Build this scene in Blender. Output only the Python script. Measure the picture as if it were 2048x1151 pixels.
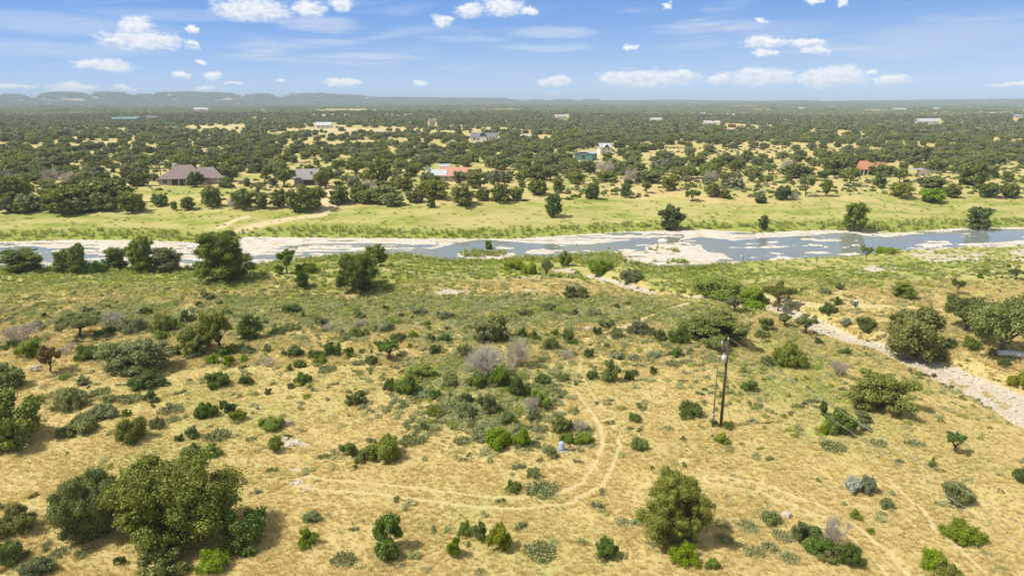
import bpy, math, random
import numpy as np
from mathutils import Vector
random.seed(7); rng = np.random.default_rng(7)
S = bpy.context.scene; COL = S.collection
for o in list(bpy.data.objects): bpy.data.objects.remove(o)

# ------------------------------------------------------------------ camera
F = 1366.0; CXP, CYP = 1024.0, 575.5; HCAM = 34.0; HORIZON = 201.0
PITCH = math.atan((CYP - HORIZON) / F)
cam = bpy.data.cameras.new('camera'); camo = bpy.data.objects.new('camera', cam); COL.objects.link(camo)
cam.sensor_width = 36; cam.lens = 36 * F / 2048; cam.clip_start = 0.5; cam.clip_end = 60000
camo.location = (0, 0, HCAM); camo.rotation_euler = (math.pi / 2 - PITCH, 0, 0); S.camera = camo
cp, sp = math.cos(PITCH), math.sin(PITCH)

def project(X, Y, Z):
    X = np.asarray(X, float); Y = np.asarray(Y, float); Z = np.asarray(Z, float) - HCAM
    fz = Y * cp - Z * sp; fy = Y * sp + Z * cp
    fz = np.where(fz < 0.1, 0.1, fz)
    return CXP + F * X / fz, CYP - F * fy / fz
def raydir(px, py):
    a = (np.asarray(px, float) - CXP) / F; b = (CYP - np.asarray(py, float)) / F
    return a, cp + b * sp, -sp + b * cp
def dir_azel(px, py):
    x, y, z = raydir(px, py)
    return float(np.arctan2(x, y)), float(np.arctan2(z, np.hypot(x, y)))

# ------------------------------------------------------------------ light
SUN_EL = math.radians(54); SUN_AZ_FROM = (-0.975, -0.22)      # horizontal direction towards the sun
sv = Vector((SUN_AZ_FROM[0] * math.cos(SUN_EL), SUN_AZ_FROM[1] * math.cos(SUN_EL), math.sin(SUN_EL))).normalized()
sun = bpy.data.lights.new('sun', 'SUN'); sun.energy = 4.4; sun.angle = math.radians(0.55); sun.color = (1.0, 0.955, 0.88)
suno = bpy.data.objects.new('sun', sun); COL.objects.link(suno); suno.location = (-60, -20, 120)
suno.rotation_euler = sv.to_track_quat('Z', 'Y').to_euler()
S.view_settings.view_transform = 'Standard'; S.view_settings.look = 'None'
S.view_settings.exposure = 0.35; S.view_settings.gamma = 1.0; S.view_settings.use_curve_mapping = False

W = bpy.data.worlds.new('World'); S.world = W; W.use_nodes = True
wt = W.node_tree; wt.nodes.clear()
class NG:
    """tiny helper to wire shader nodes"""
    def __init__(s, t): s.t = t
    def n(s, typ, ins=None, **kw):
        nd = s.t.nodes.new(typ)
        for k, v in kw.items(): setattr(nd, k, v)
        for k, v in (ins or {}).items():
            i = nd.inputs[k]
            if isinstance(v, bpy.types.NodeSocket): s.t.links.new(v, i)
            else: i.default_value = v
        return nd
    def m(s, op, a, b=0.0, c=0.0, clamp=False):
        return s.n('ShaderNodeMath', {0: a, 1: b, 2: c}, operation=op, use_clamp=clamp).outputs[0]
    def vm(s, op, a, b=(0, 0, 0), c=(0, 0, 0)):
        nd = s.n('ShaderNodeVectorMath', {0: a, 1: b}, operation=op)
        if op == 'MULTIPLY_ADD':
            if isinstance(c, bpy.types.NodeSocket): s.t.links.new(c, nd.inputs[2])
            else: nd.inputs[2].default_value = c
        return nd.outputs['Value'] if op in ('DOT_PRODUCT', 'LENGTH') else nd.outputs[0]
    def mix(s, f, a, b, blend='MIX'):
        nd = s.t.nodes.new('ShaderNodeMix'); nd.data_type = 'RGBA'; nd.blend_type = blend
        for k, v in ((0, f), (6, a), (7, b)):
            i = nd.inputs[k]
            if isinstance(v, bpy.types.NodeSocket): s.t.links.new(v, i)
            else: i.default_value = v if k == 0 else (tuple(v) + (1,))[:4]
        return nd.outputs[2]
    def smooth(s, v, lo, hi, a=0.0, b=1.0):
        nd = s.n('ShaderNodeMapRange', {0: v, 1: lo, 2: hi, 3: a, 4: b}, interpolation_type='SMOOTHSTEP'); return nd.outputs[0]
    def noise(s, vec, scale, detail=3, rough=0.55, out='Fac', dist=0.0):
        nd = s.n('ShaderNodeTexNoise', {'Vector': vec, 'Scale': scale, 'Detail': detail, 'Roughness': rough, 'Distortion': dist})
        return nd.outputs[out]

g = NG(wt)
tc = g.n('ShaderNodeTexCoord').outputs['Generated']
sep = g.n('ShaderNodeSeparateXYZ', {0: tc})
dx, dy, dz = sep.outputs
sky_v = g.n('ShaderNodeCombineXYZ', {0: dx, 1: dy, 2: g.m('MULTIPLY_ADD', dz, 2.6, 0.10)}).outputs[0]
sky = g.n('ShaderNodeTexSky', {0: g.vm('NORMALIZE', sky_v)}, sky_type='NISHITA', sun_disc=False, sun_elevation=SUN_EL,
          sun_rotation=math.atan2(SUN_AZ_FROM[0], SUN_AZ_FROM[1]), altitude=300, air_density=1.0, dust_density=0.25, ozone_density=2.2)
az = g.m('ARCTAN2', dx, dy); el = g.m('ARCSINE', dz)
uv = g.n('ShaderNodeCombineXYZ', {0: az, 1: el, 2: 0.0}).outputs[0]
# every cumulus: centre px, py, half width, half height (image units, turned into sky angles)
CUM = [(505, 18, 72, 22), (618, 18, 30, 13), (683, 10, 22, 12), (283, 81, 72, 17), (272, 52, 26, 15), (382, 88, 9, 8), (228, 80, 24, 8), (385, 58, 12, 8),
       (208, 131, 46, 12), (368, 152, 17, 8), (425, 150, 16, 9), (148, 175, 38, 9), (250, 178, 22, 6), (14, 174, 30, 5), (50, 175, 17, 4),
       (404, 177, 16, 5), (466, 169, 18, 4), (688, 165, 36, 7), (843, 165, 19, 5), (558, 163, 8, 4), (402, 123, 12, 4),
       (887, 41, 22, 13), (940, 21, 28, 14), (1005, 14, 42, 18), (1060, 22, 14, 7), (1110, 164, 38, 11), (1295, 158, 100, 17), (1240, 155, 45, 15), (1350, 152, 42, 14),
       (1438, 157, 23, 12), (1525, 155, 60, 18), (1628, 156, 30, 17), (1680, 152, 52, 18), (1648, 164, 38, 12), (1746, 143, 8, 6), (1782, 159, 26, 11),
       (1532, 84, 44, 10), (1532, 104, 24, 9), (1612, 85, 34, 8), (1632, 101, 24, 9), (1258, 94, 14, 6), (1334, 9, 12, 5), (1627, 3, 16, 6), (1688, 4, 8, 8),
       (1104, 188, 18, 6), (2020, 168, 26, 5), (1523, 42, 9, 6)]
cg = bpy.data.node_groups.new('cloud_field', 'ShaderNodeTree')
cg.interface.new_socket(name='V', in_out='INPUT', socket_type='NodeSocketVector')
cg.interface.new_socket(name='D', in_out='OUTPUT', socket_type='NodeSocketFloat')
c = NG(cg); gi = c.n('NodeGroupInput'); go_ = c.n('NodeGroupOutput')
acc = None
for (px, py, rx, ry) in CUM:
    a, e = dir_azel(px, py); sx = F / rx * 1.0; sy = F / ry * 1.0
    v = c.vm('MULTIPLY_ADD', gi.outputs[0], (sx, sy, 0), (-a * sx, -e * sy, 0))
    d = c.vm('DOT_PRODUCT', v, v)
    acc = d if acc is None else c.m('MINIMUM', acc, d)
cg.links.new(acc, go_.inputs[0])
def cfield(vec):
    nd = wt.nodes.new('ShaderNodeGroup'); nd.node_tree = cg; wt.links.new(vec, nd.inputs[0]); return nd.outputs[0]
uvs = g.vm('MULTIPLY', uv, (1.0, 1.7, 1.0))
n1 = g.noise(uvs, 42, 5, 0.62, 'Color'); n1 = g.vm('SUBTRACT', n1, (0.5, 0.5, 0.5))
warp = g.vm('MULTIPLY_ADD', n1, (0.040, 0.019, 0), uv)
d1 = cfield(warp)
d2 = cfield(g.vm('ADD', warp, (-0.002, 0.0045, 0)))           # what lies above and towards the sun
det = g.noise(uvs, 130, 4, 0.6)
dens = g.m('ADD', g.m('SUBTRACT', 1.0, d1), g.m('MULTIPLY', g.m('SUBTRACT', det, 0.5), 1.7))
cm = g.m('MULTIPLY', g.smooth(dens, -0.30, 1.0), 0.95)
shade = g.smooth(g.m('SUBTRACT', 1.0, d2), -0.1, 0.95)
shade = g.m('MULTIPLY', shade, g.smooth(g.noise(uvs, 75, 3, 0.6), 0.30, 0.62, 1.0, 0.25))
ccol = g.mix(shade, (5.6, 5.6, 5.6), (3.6, 3.9, 4.5))
# cirrus: long combed streaks
rot = g.n('ShaderNodeVectorRotate', {0: uv, 'Angle': -0.06}, rotation_type='Z_AXIS').outputs[0]
cs = g.vm('MULTIPLY', rot, (2.2, 17, 1)); cs2 = g.vm('MULTIPLY', rot, (6, 60, 1))
ci = g.m('MULTIPLY', g.smooth(g.noise(cs, 2.4, 4, 0.5, dist=0.4), 0.50, 0.74), g.smooth(g.noise(cs2, 3.5, 4, 0.55), 0.25, 0.8, 0.45, 1.0))
ci = g.m('MULTIPLY', ci, g.smooth(el, 0.012, 0.055))
WISP = [(1290, 52, 60, 22, .5), (110, 45, 190, 20, .42), (90, 95, 200, 15, .36), (640, 48, 90, 14, .55), (650, 82, 75, 8, .42), (560, 118, 70, 6, .4), (740, 112, 130, 7, .5), (1110, 65, 95, 10, .55),
        (1085, 96, 110, 7, .45), (930, 75, 90, 9, .3), (380, 30, 180, 12, .3), (1880, 70, 150, 22, .28), (1800, 100, 120, 14, .22), (1550, 60, 130, 14, .2)]
nwc = g.vm('MULTIPLY_ADD', g.vm('SUBTRACT', g.noise(g.vm('MULTIPLY', uv, (1, 4, 1)), 9, 4, 0.6, 'Color'), (0.5, 0.5, 0.5)), (0.10, 0.016, 0), uv)
for (px, py, rx, ry, st) in WISP[1:]:
    a, e = dir_azel(px, py); sx = F / rx; sy = F / ry
    v = g.vm('MULTIPLY_ADD', nwc, (sx, sy, 0), (-a * sx, -e * sy, 0))
    ci = g.m('MAXIMUM', ci, g.smooth(g.vm('DOT_PRODUCT', v, v), 0.0, 1.25, st * 1.15, 0.0))
ci = g.m('MULTIPLY', ci, 0.85)
ci = g.m('MULTIPLY', ci, g.smooth(g.noise(cs2, 3.2, 3, 0.6), 0.2, 0.75, 0.6, 1.0))
grad = g.mix(g.smooth(g.m('ADD', el, g.m('MULTIPLY', az, -.03)), -.015, .135), (2.8, 3.7, 4.75), (.86, 1.98, 4.45))
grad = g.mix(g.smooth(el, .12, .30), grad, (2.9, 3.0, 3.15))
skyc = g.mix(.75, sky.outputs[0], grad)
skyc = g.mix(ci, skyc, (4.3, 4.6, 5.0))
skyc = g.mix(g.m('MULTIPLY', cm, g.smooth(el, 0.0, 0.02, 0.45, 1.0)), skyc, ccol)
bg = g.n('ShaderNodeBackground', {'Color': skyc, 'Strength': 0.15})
out = g.n('ShaderNodeOutputWorld', {'Surface': bg.outputs[0]})
W.cycles.sampling_method = 'MANUAL'; W.cycles.sample_map_resolution = 512

# ------------------------------------------------------------------ noise in numpy
def _h(i, j, s):
    n = (i.astype(np.int64) * 374761393 + j.astype(np.int64) * 668265263 + s * 1274126177) & 0xffffffff
    n = ((n ^ (n >> 13)) * 1274126177) & 0xffffffff
    return ((n ^ (n >> 16)) & 0xffff) / 65535.0
def vnoise(x, y, s=0):
    xi = np.floor(x); yi = np.floor(y); u = x - xi; v = y - yi
    u = u * u * (3 - 2 * u); v = v * v * (3 - 2 * v)
    a = _h(xi, yi, s); b = _h(xi + 1, yi, s); c_ = _h(xi, yi + 1, s); d = _h(xi + 1, yi + 1, s)
    return a + (b - a) * u + (c_ - a) * v + (a - b - c_ + d) * u * v
def fbm(x, y, s=0, o=4):
    t = 0; w = 0; a = 1.0
    for k in range(o):
        t = t + a * vnoise(x * 2 ** k + 17.3 * k, y * 2 ** k - 9.1 * k, s + k); w += a; a *= 0.5
    return t / w
def sstep(v, lo, hi):
    t = np.clip((v - lo) / (hi - lo), 0, 1); return t * t * (3 - 2 * t)

# ------------------------------------------------------------------ terrain
WL = -5.0
def flat_ground(px, py, z):
    x, y, w = raydir(px, py); t = (z - HCAM) / w
    return x * t, y * t
NEAR_E = [(-900, 560), (-300, 548), (0, 541), (120, 541), (250, 538), (400, 540), (500, 538), (560, 530), (640, 520), (700, 515), (820, 514), (880, 526), (1000, 526), (1040, 518),
          (1100, 520), (1180, 513), (1225, 512), (1250, 528), (1300, 537), (1400, 538), (1450, 531), (1500, 525), (1600, 520), (1700, 515), (1740, 511), (1800, 505), (1900, 499), (2048, 494), (2300, 490), (2900, 480)]
FAR_E = [(-900, 492), (-300, 486), (0, 484), (150, 480), (300, 481), (400, 486), (500, 474), (640, 476), (900, 478), (1024, 478), (1150, 470), (1250, 464), (1400, 460), (1440, 461),
         (1520, 466), (1600, 462), (1700, 461), (1800, 466), (1900, 458), (2048, 455), (2300, 450), (2900, 440)]
def edge_arr(E):
    p = np.array(E, float); X, Y = flat_ground(p[:, 0], p[:, 1], WL); return X, Y
NX, NY_ = edge_arr(NEAR_E); FX, FY = edge_arr(FAR_E)
def bank(X, Y):
    return np.interp(X, NX, NY_) - Y, Y - np.interp(X, FX, FY)      # >0 : on the near side, on the far side
CREEK = [(1120, 548), (1170, 548), (1215, 562), (1262, 580), (1310, 592), (1375, 602), (1440, 612), (1500, 624), (1560, 632), (1600, 643), (1660, 668), (1720, 688), (1780, 705), (1850, 735), (1930, 765), (2010, 795), (2120, 840), (2300, 910), (2700, 1050)]
CREEK_W = [2, 2.6, 2.4, 2.4, 2.6, 2.4, 2.4, 2.4, 2.4, 2.6, 3, 3.0, 2.8, 3.0, 3.6, 4.6, 6, 7, 7]
cpx = np.array(CREEK, float); CRX, CRY = flat_ground(cpx[:, 0], cpx[:, 1], -2.0)
def seg_dist(X, Y, PX, PY, PW=None):
    best = np.full(np.shape(X), 1e9); wb = np.zeros(np.shape(X)); sd = np.zeros(np.shape(X))
    for i in range(len(PX) - 1):
        ax, ay, bx, by = PX[i], PY[i], PX[i + 1], PY[i + 1]; L = (bx - ax) ** 2 + (by - ay) ** 2 + 1e-9
        t = np.clip(((X - ax) * (bx - ax) + (Y - ay) * (by - ay)) / L, 0, 1)
        qx = X - ax - t * (bx - ax); qy = Y - ay - t * (by - ay); d = np.hypot(qx, qy)
        k = d < best; best = np.where(k, d, best)
        sd = np.where(k, np.sign((bx - ax) * qy - (by - ay) * qx) * d, sd)
        if PW is not None: wb = np.where(k, PW[i] + t * (PW[i + 1] - PW[i]), wb)
    return best, wb, sd
SKY = [(-600, 190), (0, 194), (30, 190), (52, 196), (78, 196), (95, 189), (112, 188), (160, 189), (178, 194), (205, 187.5), (238, 188), (268, 195), (285, 190), (310, 192), (325, 188.5), (375, 187.5), (455, 189.5), (487, 196),
       (505, 191), (530, 190), (562, 196), (590, 190.5), (630, 189.5), (700, 191.5), (760, 195), (850, 195.5), (1000, 197), (1024, 201), (1050, 202), (1075, 200), (1105, 202), (1127, 198), (1142, 202), (1165, 202),
       (1180, 198.5), (1200, 202), (1300, 201.5), (1330, 200), (1400, 201.5), (1536, 203), (1590, 201), (1650, 203), (1750, 202), (1900, 200), (2048, 199), (2700, 199)]
SKY = [(a, b if a > 700 else 192 + (b - 192) * 1.7 - .8) for a, b in SKY]; SKp = np.array(SKY); SKaz = np.array([dir_azel(a, b)[0] for a, b in SKY]); SKel = np.array([dir_azel(a, b)[1] for a, b in SKY])
_dn = np.linspace(SKaz[0], SKaz[-1], 2400); _se = np.interp(_dn, SKaz, SKel); _kw = np.hanning(17); _kw /= _kw.sum(); SKel = np.convolve(np.pad(_se, 8, 'edge'), _kw, 'valid'); SKaz = _dn
def poly_mask(px, py, poly, soft=1.0):
    P = np.array(poly, float); x0, y0 = P.min(0) - 3 * soft; x1, y1 = P.max(0) + 3 * soft
    out = np.zeros(px.shape); k = (px > x0) & (px < x1) & (py > y0) & (py < y1)
    if not k.any(): return out
    x = px[k]; y = py[k]; ins = np.zeros(x.shape, bool); d = np.full(x.shape, 1e9)
    for i in range(len(P)):
        ax, ay = P[i]; bx, by = P[(i + 1) % len(P)]
        c_ = ((ay > y) != (by > y)) & (x < (bx - ax) * (y - ay) / (by - ay + 1e-12) + ax); ins ^= c_
        L = (bx - ax) ** 2 + (by - ay) ** 2 + 1e-9; t = np.clip(((x - ax) * (bx - ax) + (y - ay) * (by - ay)) / L, 0, 1)
        d = np.minimum(d, np.hypot(x - ax - t * (bx - ax), y - ay - t * (by - ay)))
    out[k] = sstep(np.where(ins, d, -d), -soft, soft); return out
def ell(px, py, L, soft=0.35):
    out = np.zeros(np.shape(px))
    for e in L:
        cx, cy, rx, ry = e[:4]; st = e[4] if len(e) > 4 else 1.0
        d = np.sqrt(((px - cx) / rx) ** 2 + ((py - cy) / ry) ** 2); out = np.maximum(out, st * (1 - sstep(d, 1 - soft, 1 + soft)))
    return out
POOL_R = [(1405, 494), (1440, 486), (1480, 480), (1540, 476), (1575, 473), (1640, 469), (1700, 467), (1760, 471), (1800, 471), (1860, 465), (1920, 460), (1990, 459), (2060, 457), (2900, 444), (2900, 466), (2060, 479), (1985, 484),
          (1935, 487), (1905, 493), (1800, 497), (1790, 503), (1740, 508), (1725, 515), (1660, 512), (1600, 517), (1560, 523), (1500, 523), (1465, 517), (1440, 506), (1415, 500)]
STREAM = [(822, 512), (870, 498), (905, 487), (960, 479), (1024, 483), (1100, 490), (1180, 488), (1240, 482), (1290, 477), (1320, 474), (1366, 468), (1366, 479), (1330, 486), (1302, 491), (1290, 499), (1230, 502), (1180, 507),
          (1140, 512), (1100, 517), (1040, 516), (1024, 505), (1000, 500), (1000, 524), (905, 526), (850, 521)]
CHAN = [(1360, 481), (1400, 474), (1440, 478), (1485, 484), (1500, 492), (1440, 493), (1400, 488)]
LOWL = [(-900, 500), (-100, 500), (60, 492), (115, 500), (215, 512), (240, 528), (115, 544), (-900, 560)]
GREYB = [(470, 512), (560, 494), (660, 487), (800, 483), (905, 487), (830, 507), (700, 512), (640, 516), (520, 530)]
def wetness(px, py):
    w = np.full(px.shape, 0.30)
    w = np.where(px < 860, 0.15 + 0.07 * sstep(py, 480, 500), 0.16)
    w = np.maximum(w, 0.37 * poly_mask(px, py, GREYB, 3)); w = np.maximum(w, 0.50 * poly_mask(px, py, LOWL, 4))
    for P in (POOL_R, STREAM, CHAN): w = np.maximum(w, 1.15 * poly_mask(px, py, P, 1.6))
    w = np.maximum(w, 0.9 * ell(px, py, [(1245, 468, 36, 2.2), (1085, 515, 48, 3)]))
    w = w - .95 * sstep(fbm(px / 42, py / 4.5, 391, 3), .65, .72) * (px > 980) * (w > .8)
    isl = ell(px, py, [(1655, 480, 34, 2.6), (1612, 478, 16, 1.6), (1640, 505, 26, 2.6), (1575, 518, 34, 4), (965, 511, 56, 8), (1545, 484, 12, 1.8), (1285, 490, 22, 2.2), (1930, 488, 26, 2), (1700, 509, 25, 3), (1770, 505, 25, 3), (1325, 490, 25, 2), (1080, 504, 36, 4), (1350, 497, 40, 3.5)])
    return w * (1 - isl)
def base_h(X, Y):
    dn, df = bank(X, Y)
    R = np.hypot(X, Y); az_ = np.arctan2(X, Y)
    wob = fbm(X / 19, Y / 19, 5, 3) - 0.5
    z = WL + 5.0 * sstep(dn, -1.0, 46) + 0.9 * sstep(dn, -0.5, 3) + 4.6 * sstep(df, -1.0, 70) + 0.7 * sstep(df, -0.5, 3) - 0.9 * sstep(dn, 30, 60)
    out_ = np.maximum(sstep(dn, 0, 6), sstep(df, 0, 6))
    z = z + out_ * wob * (1.1 + 1.6 * sstep(R, 280, 900))
    z = z + sstep(R, 330, 1800) * 16 * (fbm(X / 420, Y / 420, 11, 4) - 0.5) + sstep(R, 1500, 4500) * 34 * (fbm(X / 1500, Y / 1500, 23, 4) - 0.47)
    e = np.interp(az_, SKaz, SKel); top = HCAM + 7000 * np.tan(e) * 1.0 - 7 + 5 * (fbm(az_ * 260, R * 0 + 1, 3, 3) - 0.5)
    k = sstep(R, 5300, 6950) ** 1.3 * (1 - 0.7 * sstep(R, 7100, 9000))
    far = np.where(R > 7100, top * (1 - 0.6 * sstep(R, 7100, 9500)), top)
    return z * (1 - k) + far * k
def height(X, Y):
    X = np.asarray(X, float); Y = np.asarray(Y, float)
    z = base_h(X, Y)
    k = (np.abs(Y) < 260) & (np.abs(X) < 260)
    if k.any():
        x = X[k]; y = Y[k]; d, w, sd = seg_dist(x, y, CRX, CRY, CREEK_W)
        dn, df = bank(x, y); land = sstep(dn, 3, 14)
        cut = (1.1 + 0.10 * w) * (1 - sstep(d, w * 0.7, w * 1.15 + 1.6)) + (0.5 + w * 0.16) * (1 - sstep(d, 1.0, 9 + w * 2))
        zz = z[k] - land * cut
        # river bed: rock shelves and pools
        inr = (1 - sstep(dn, -1.2, 0.8)) * (1 - sstep(df, -1.2, 0.8))
        px, py = project(x + 3.0 * (fbm(x / 7, y / 3.5, 31, 3) - .5), y + 3.2 * (fbm(x / 9, y / 4, 32, 3) - .5), zz)
        wet = wetness(px, py)
        st = fbm(x * 0.085 + .5 * fbm(x / 6, y / 6, 44, 2), y * 0.55, 41, 5) - 0.5; st2 = fbm(x * 0.35, y * 0.9, 42, 3) - 0.5
        bed = WL + 0.17 - 0.46 * wet + (0.62 * st + 0.22 * st2) * (1 - 0.8 * sstep(wet, 0.75, 1.0))
        z[k] = zz * (1 - inr) + bed * inr
        near = (1 - inr) * sstep(300 - np.hypot(x, y), 0, 100)
        z[k] += near * 0.10 * (fbm(x / 1.6, y / 1.6, 77, 3) - 0.5)
    return z
def ground(px, py, it=26):
    sc = np.ndim(px) == 0
    px = np.atleast_1d(np.asarray(px, float)); py = np.atleast_1d(np.asarray(py, float))
    z = np.zeros(px.shape)
    for i in range(it):
        X, Y = flat_ground(px, py, z); z = 0.5 * z + 0.5 * height(X, Y)
    X, Y = flat_ground(px, py, z); z = height(X, Y)
    return (float(X[0]), float(Y[0]), float(z[0])) if sc else (X, Y, z)

# tracks and paths: image polyline -> ground; (points, offset list m, half width m, strength)
TRK = [([(1292, 640), (1240, 660), (1185, 680), (1152, 705), (1146, 740), (1163, 778), (1190, 815), (1215, 850), (1222, 890), (1208, 930), (1182, 968), (1130, 996), (1050, 1006), (960, 1003), (860, 990), (760, 978), (650, 970), (610, 962)], (-.85, .85), .32, .60),
       ([(1425, 958), (1520, 975), (1600, 1005), (1660, 1030), (1710, 1065), (1755, 1105), (1800, 1155), (1860, 1230)], (-.8, .8), .23, .7),
       ([(1780, 962), (1820, 1000), (1850, 1022), (1868, 1058), (1905, 1085), (1960, 1135), (2010, 1190)], (0,), .22, .8),
       ([(1710, 985), (1760, 1010), (1810, 1050), (1870, 1100)], (0,), .16, .5),
       ([(1245, 657), (1285, 640), (1330, 620), (1375, 606)], (0,), .7, .7),
       ([(1500, 584), (1560, 598), (1640, 612), (1700, 612), (1790, 612), (1880, 620)], (0,), 1.5, .6),
       ([(1395, 545), (1440, 560), (1500, 584)], (0,), .5, .6),
       ([(600, 965), (590, 1010), (585, 1080), (575, 1160)], (-.7, .7), .25, .35),
       ([(480, 462), (520, 449), (575, 438), (640, 430), (657, 415), (655, 392), (650, 372)], (0,), 2.8, 1.0),
       ([(440, 455), (470, 440), (495, 433)], (0,), 1.5, .85), ([(0, 335), (120, 338), (240, 332)], (0,), 1.6, .8),
       ([(1536, 312), (1590, 321), (1680, 330)], (0,), 1.6, .7), ([(360, 245), (400, 252), (440, 258), (490, 252)], (0,), 6, .9), ([(0, 393), (60, 388)], (0,), 1.5, .8),
       ([(1860, 335), (1836, 365), (1840, 380)], (0,), 1.2, .7), ([(425, 352), (440, 362), (480, 360)], (0,), 2.5, .7)]
TRKW = []
for pts, offs, hw, st in TRK:
    p = np.array(pts, float); tt = np.linspace(0, len(p) - 1, (len(p) - 1) * 3 + 1)
    q = np.stack([np.interp(tt, range(len(p)), p[:, 0]), np.interp(tt, range(len(p)), p[:, 1])], 1)
    X, Y, Z = ground(q[:, 0], q[:, 1]); TRKW.append((X, Y, offs, hw, st))
ROCKS = [(578, 955, 30, 20, .9), (592, 885, 24, 12, .7), (600, 985, 24, 18, .5), (900, 583, 42, 7, .9), (1045, 583, 48, 6, .7), (1135, 543, 24, 9, 1), (1040, 556, 40, 4, .8), (1210, 560, 18, 7, .8), (650, 588, 60, 5, .5), (1905, 511, 85, 14, .9), (1765, 537, 48, 6, .95),
         (2040, 508, 30, 15, .9), (2000, 485, 60, 5, .7), (1250, 612, 40, 6, .5), (560, 587, 30, 5, .5), (1555, 1000, 14, 6, .5), (1560, 1135, 28, 14, .35), (2010, 1080, 60, 40, .35), (1935, 955, 45, 18, .3), (1930, 690, 60, 30, .35), (1990, 720, 70, 22, .4), (500, 880, 28, 20, .35), (10, 1110, 50, 30, .3), (870, 878, 60, 14, .25),
         (100, 1010, 60, 12, .2), (760, 820, 60, 20, .15), (1380, 385, 120, 7, .3), (1640, 395, 130, 7, .35), (330, 392, 60, 6, .4), (1120, 395, 90, 6, .2)]
DIRTS = [(1310, 635, 40, 10, .25), (1700, 624, 80, 10, .24), (1960, 600, 120, 40, .15), (700, 262, 190, 8, .8), (950, 256, 90, 6, .6), (450, 256, 70, 9, .7), (60, 262, 60, 7, .4), (1120, 262, 50, 5, .4), (1330, 227, 120, 3, .8), (1460, 229, 80, 3, .8), (1500, 254, 60, 4, .8), (870, 243, 60, 5, .6), (230, 258, 120, 4, .5),
         (1075, 246, 30, 5, .6), (1040, 242, 40, 4, .5), (130, 330, 90, 8, .5), (250, 335, 40, 6, .5), (410, 308, 70, 12, .35), (960, 370, 30, 10, .5), (1200, 312, 25, 8, .7), (650, 312, 50, 5, .5), (1530, 300, 220, 18, .5), (1880, 340, 160, 10, .2), (740, 330, 20, 6, .4), (455, 352, 20, 9, .9), (380, 388, 40, 6, .5), (1850, 295, 60, 8, .5)]
GREENS = [(900, 612, 900, 34, .55), (1150, 640, 260, 26, .4), (150, 640, 220, 20, .3), (1700, 560, 330, 20, .75), (1440, 575, 140, 22, .8), (1600, 545, 260, 14, .8), (1560, 740, 160, 90, .6), (940, 770, 130, 65, .55), (620, 560, 350, 30, .9), (1680, 800, 220, 80, .45), (300, 930, 200, 50, .4), (1150, 700, 300, 40, .35), (1900, 980, 120, 120, .2), (700, 740, 260, 60, .15), (400, 385, 160, 9, .8), (1780, 350, 120, 6, .8), (120, 405, 180, 8, .7),
          (1070, 668, 60, 18, .3), (640, 375, 60, 10, .5), (1200, 860, 260, 60, .12), (1960, 850, 60, 80, .4)]
WEEDS = [(700, 625, 560, 30, .95), (1100, 620, 240, 28, .95), (960, 800, 150, 95, .6), (1180, 650, 200, 20, .5), (250, 650, 60, 12, .5), (960, 660, 500, 30, .35), (1330, 630, 90, 20, .7), (150, 790, 50, 12, .8), (1050, 600, 100, 12, .5), (1550, 760, 120, 60, .2), (200, 620, 260, 24, .4)]
LUSH = [(965, 505, 56, 9, .9), (1320, 500, 30, 4, .5), (1340, 526, 50, 5, .7), (1210, 520, 40, 14, .8), (1775, 500, 30, 7, .8)]
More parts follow.
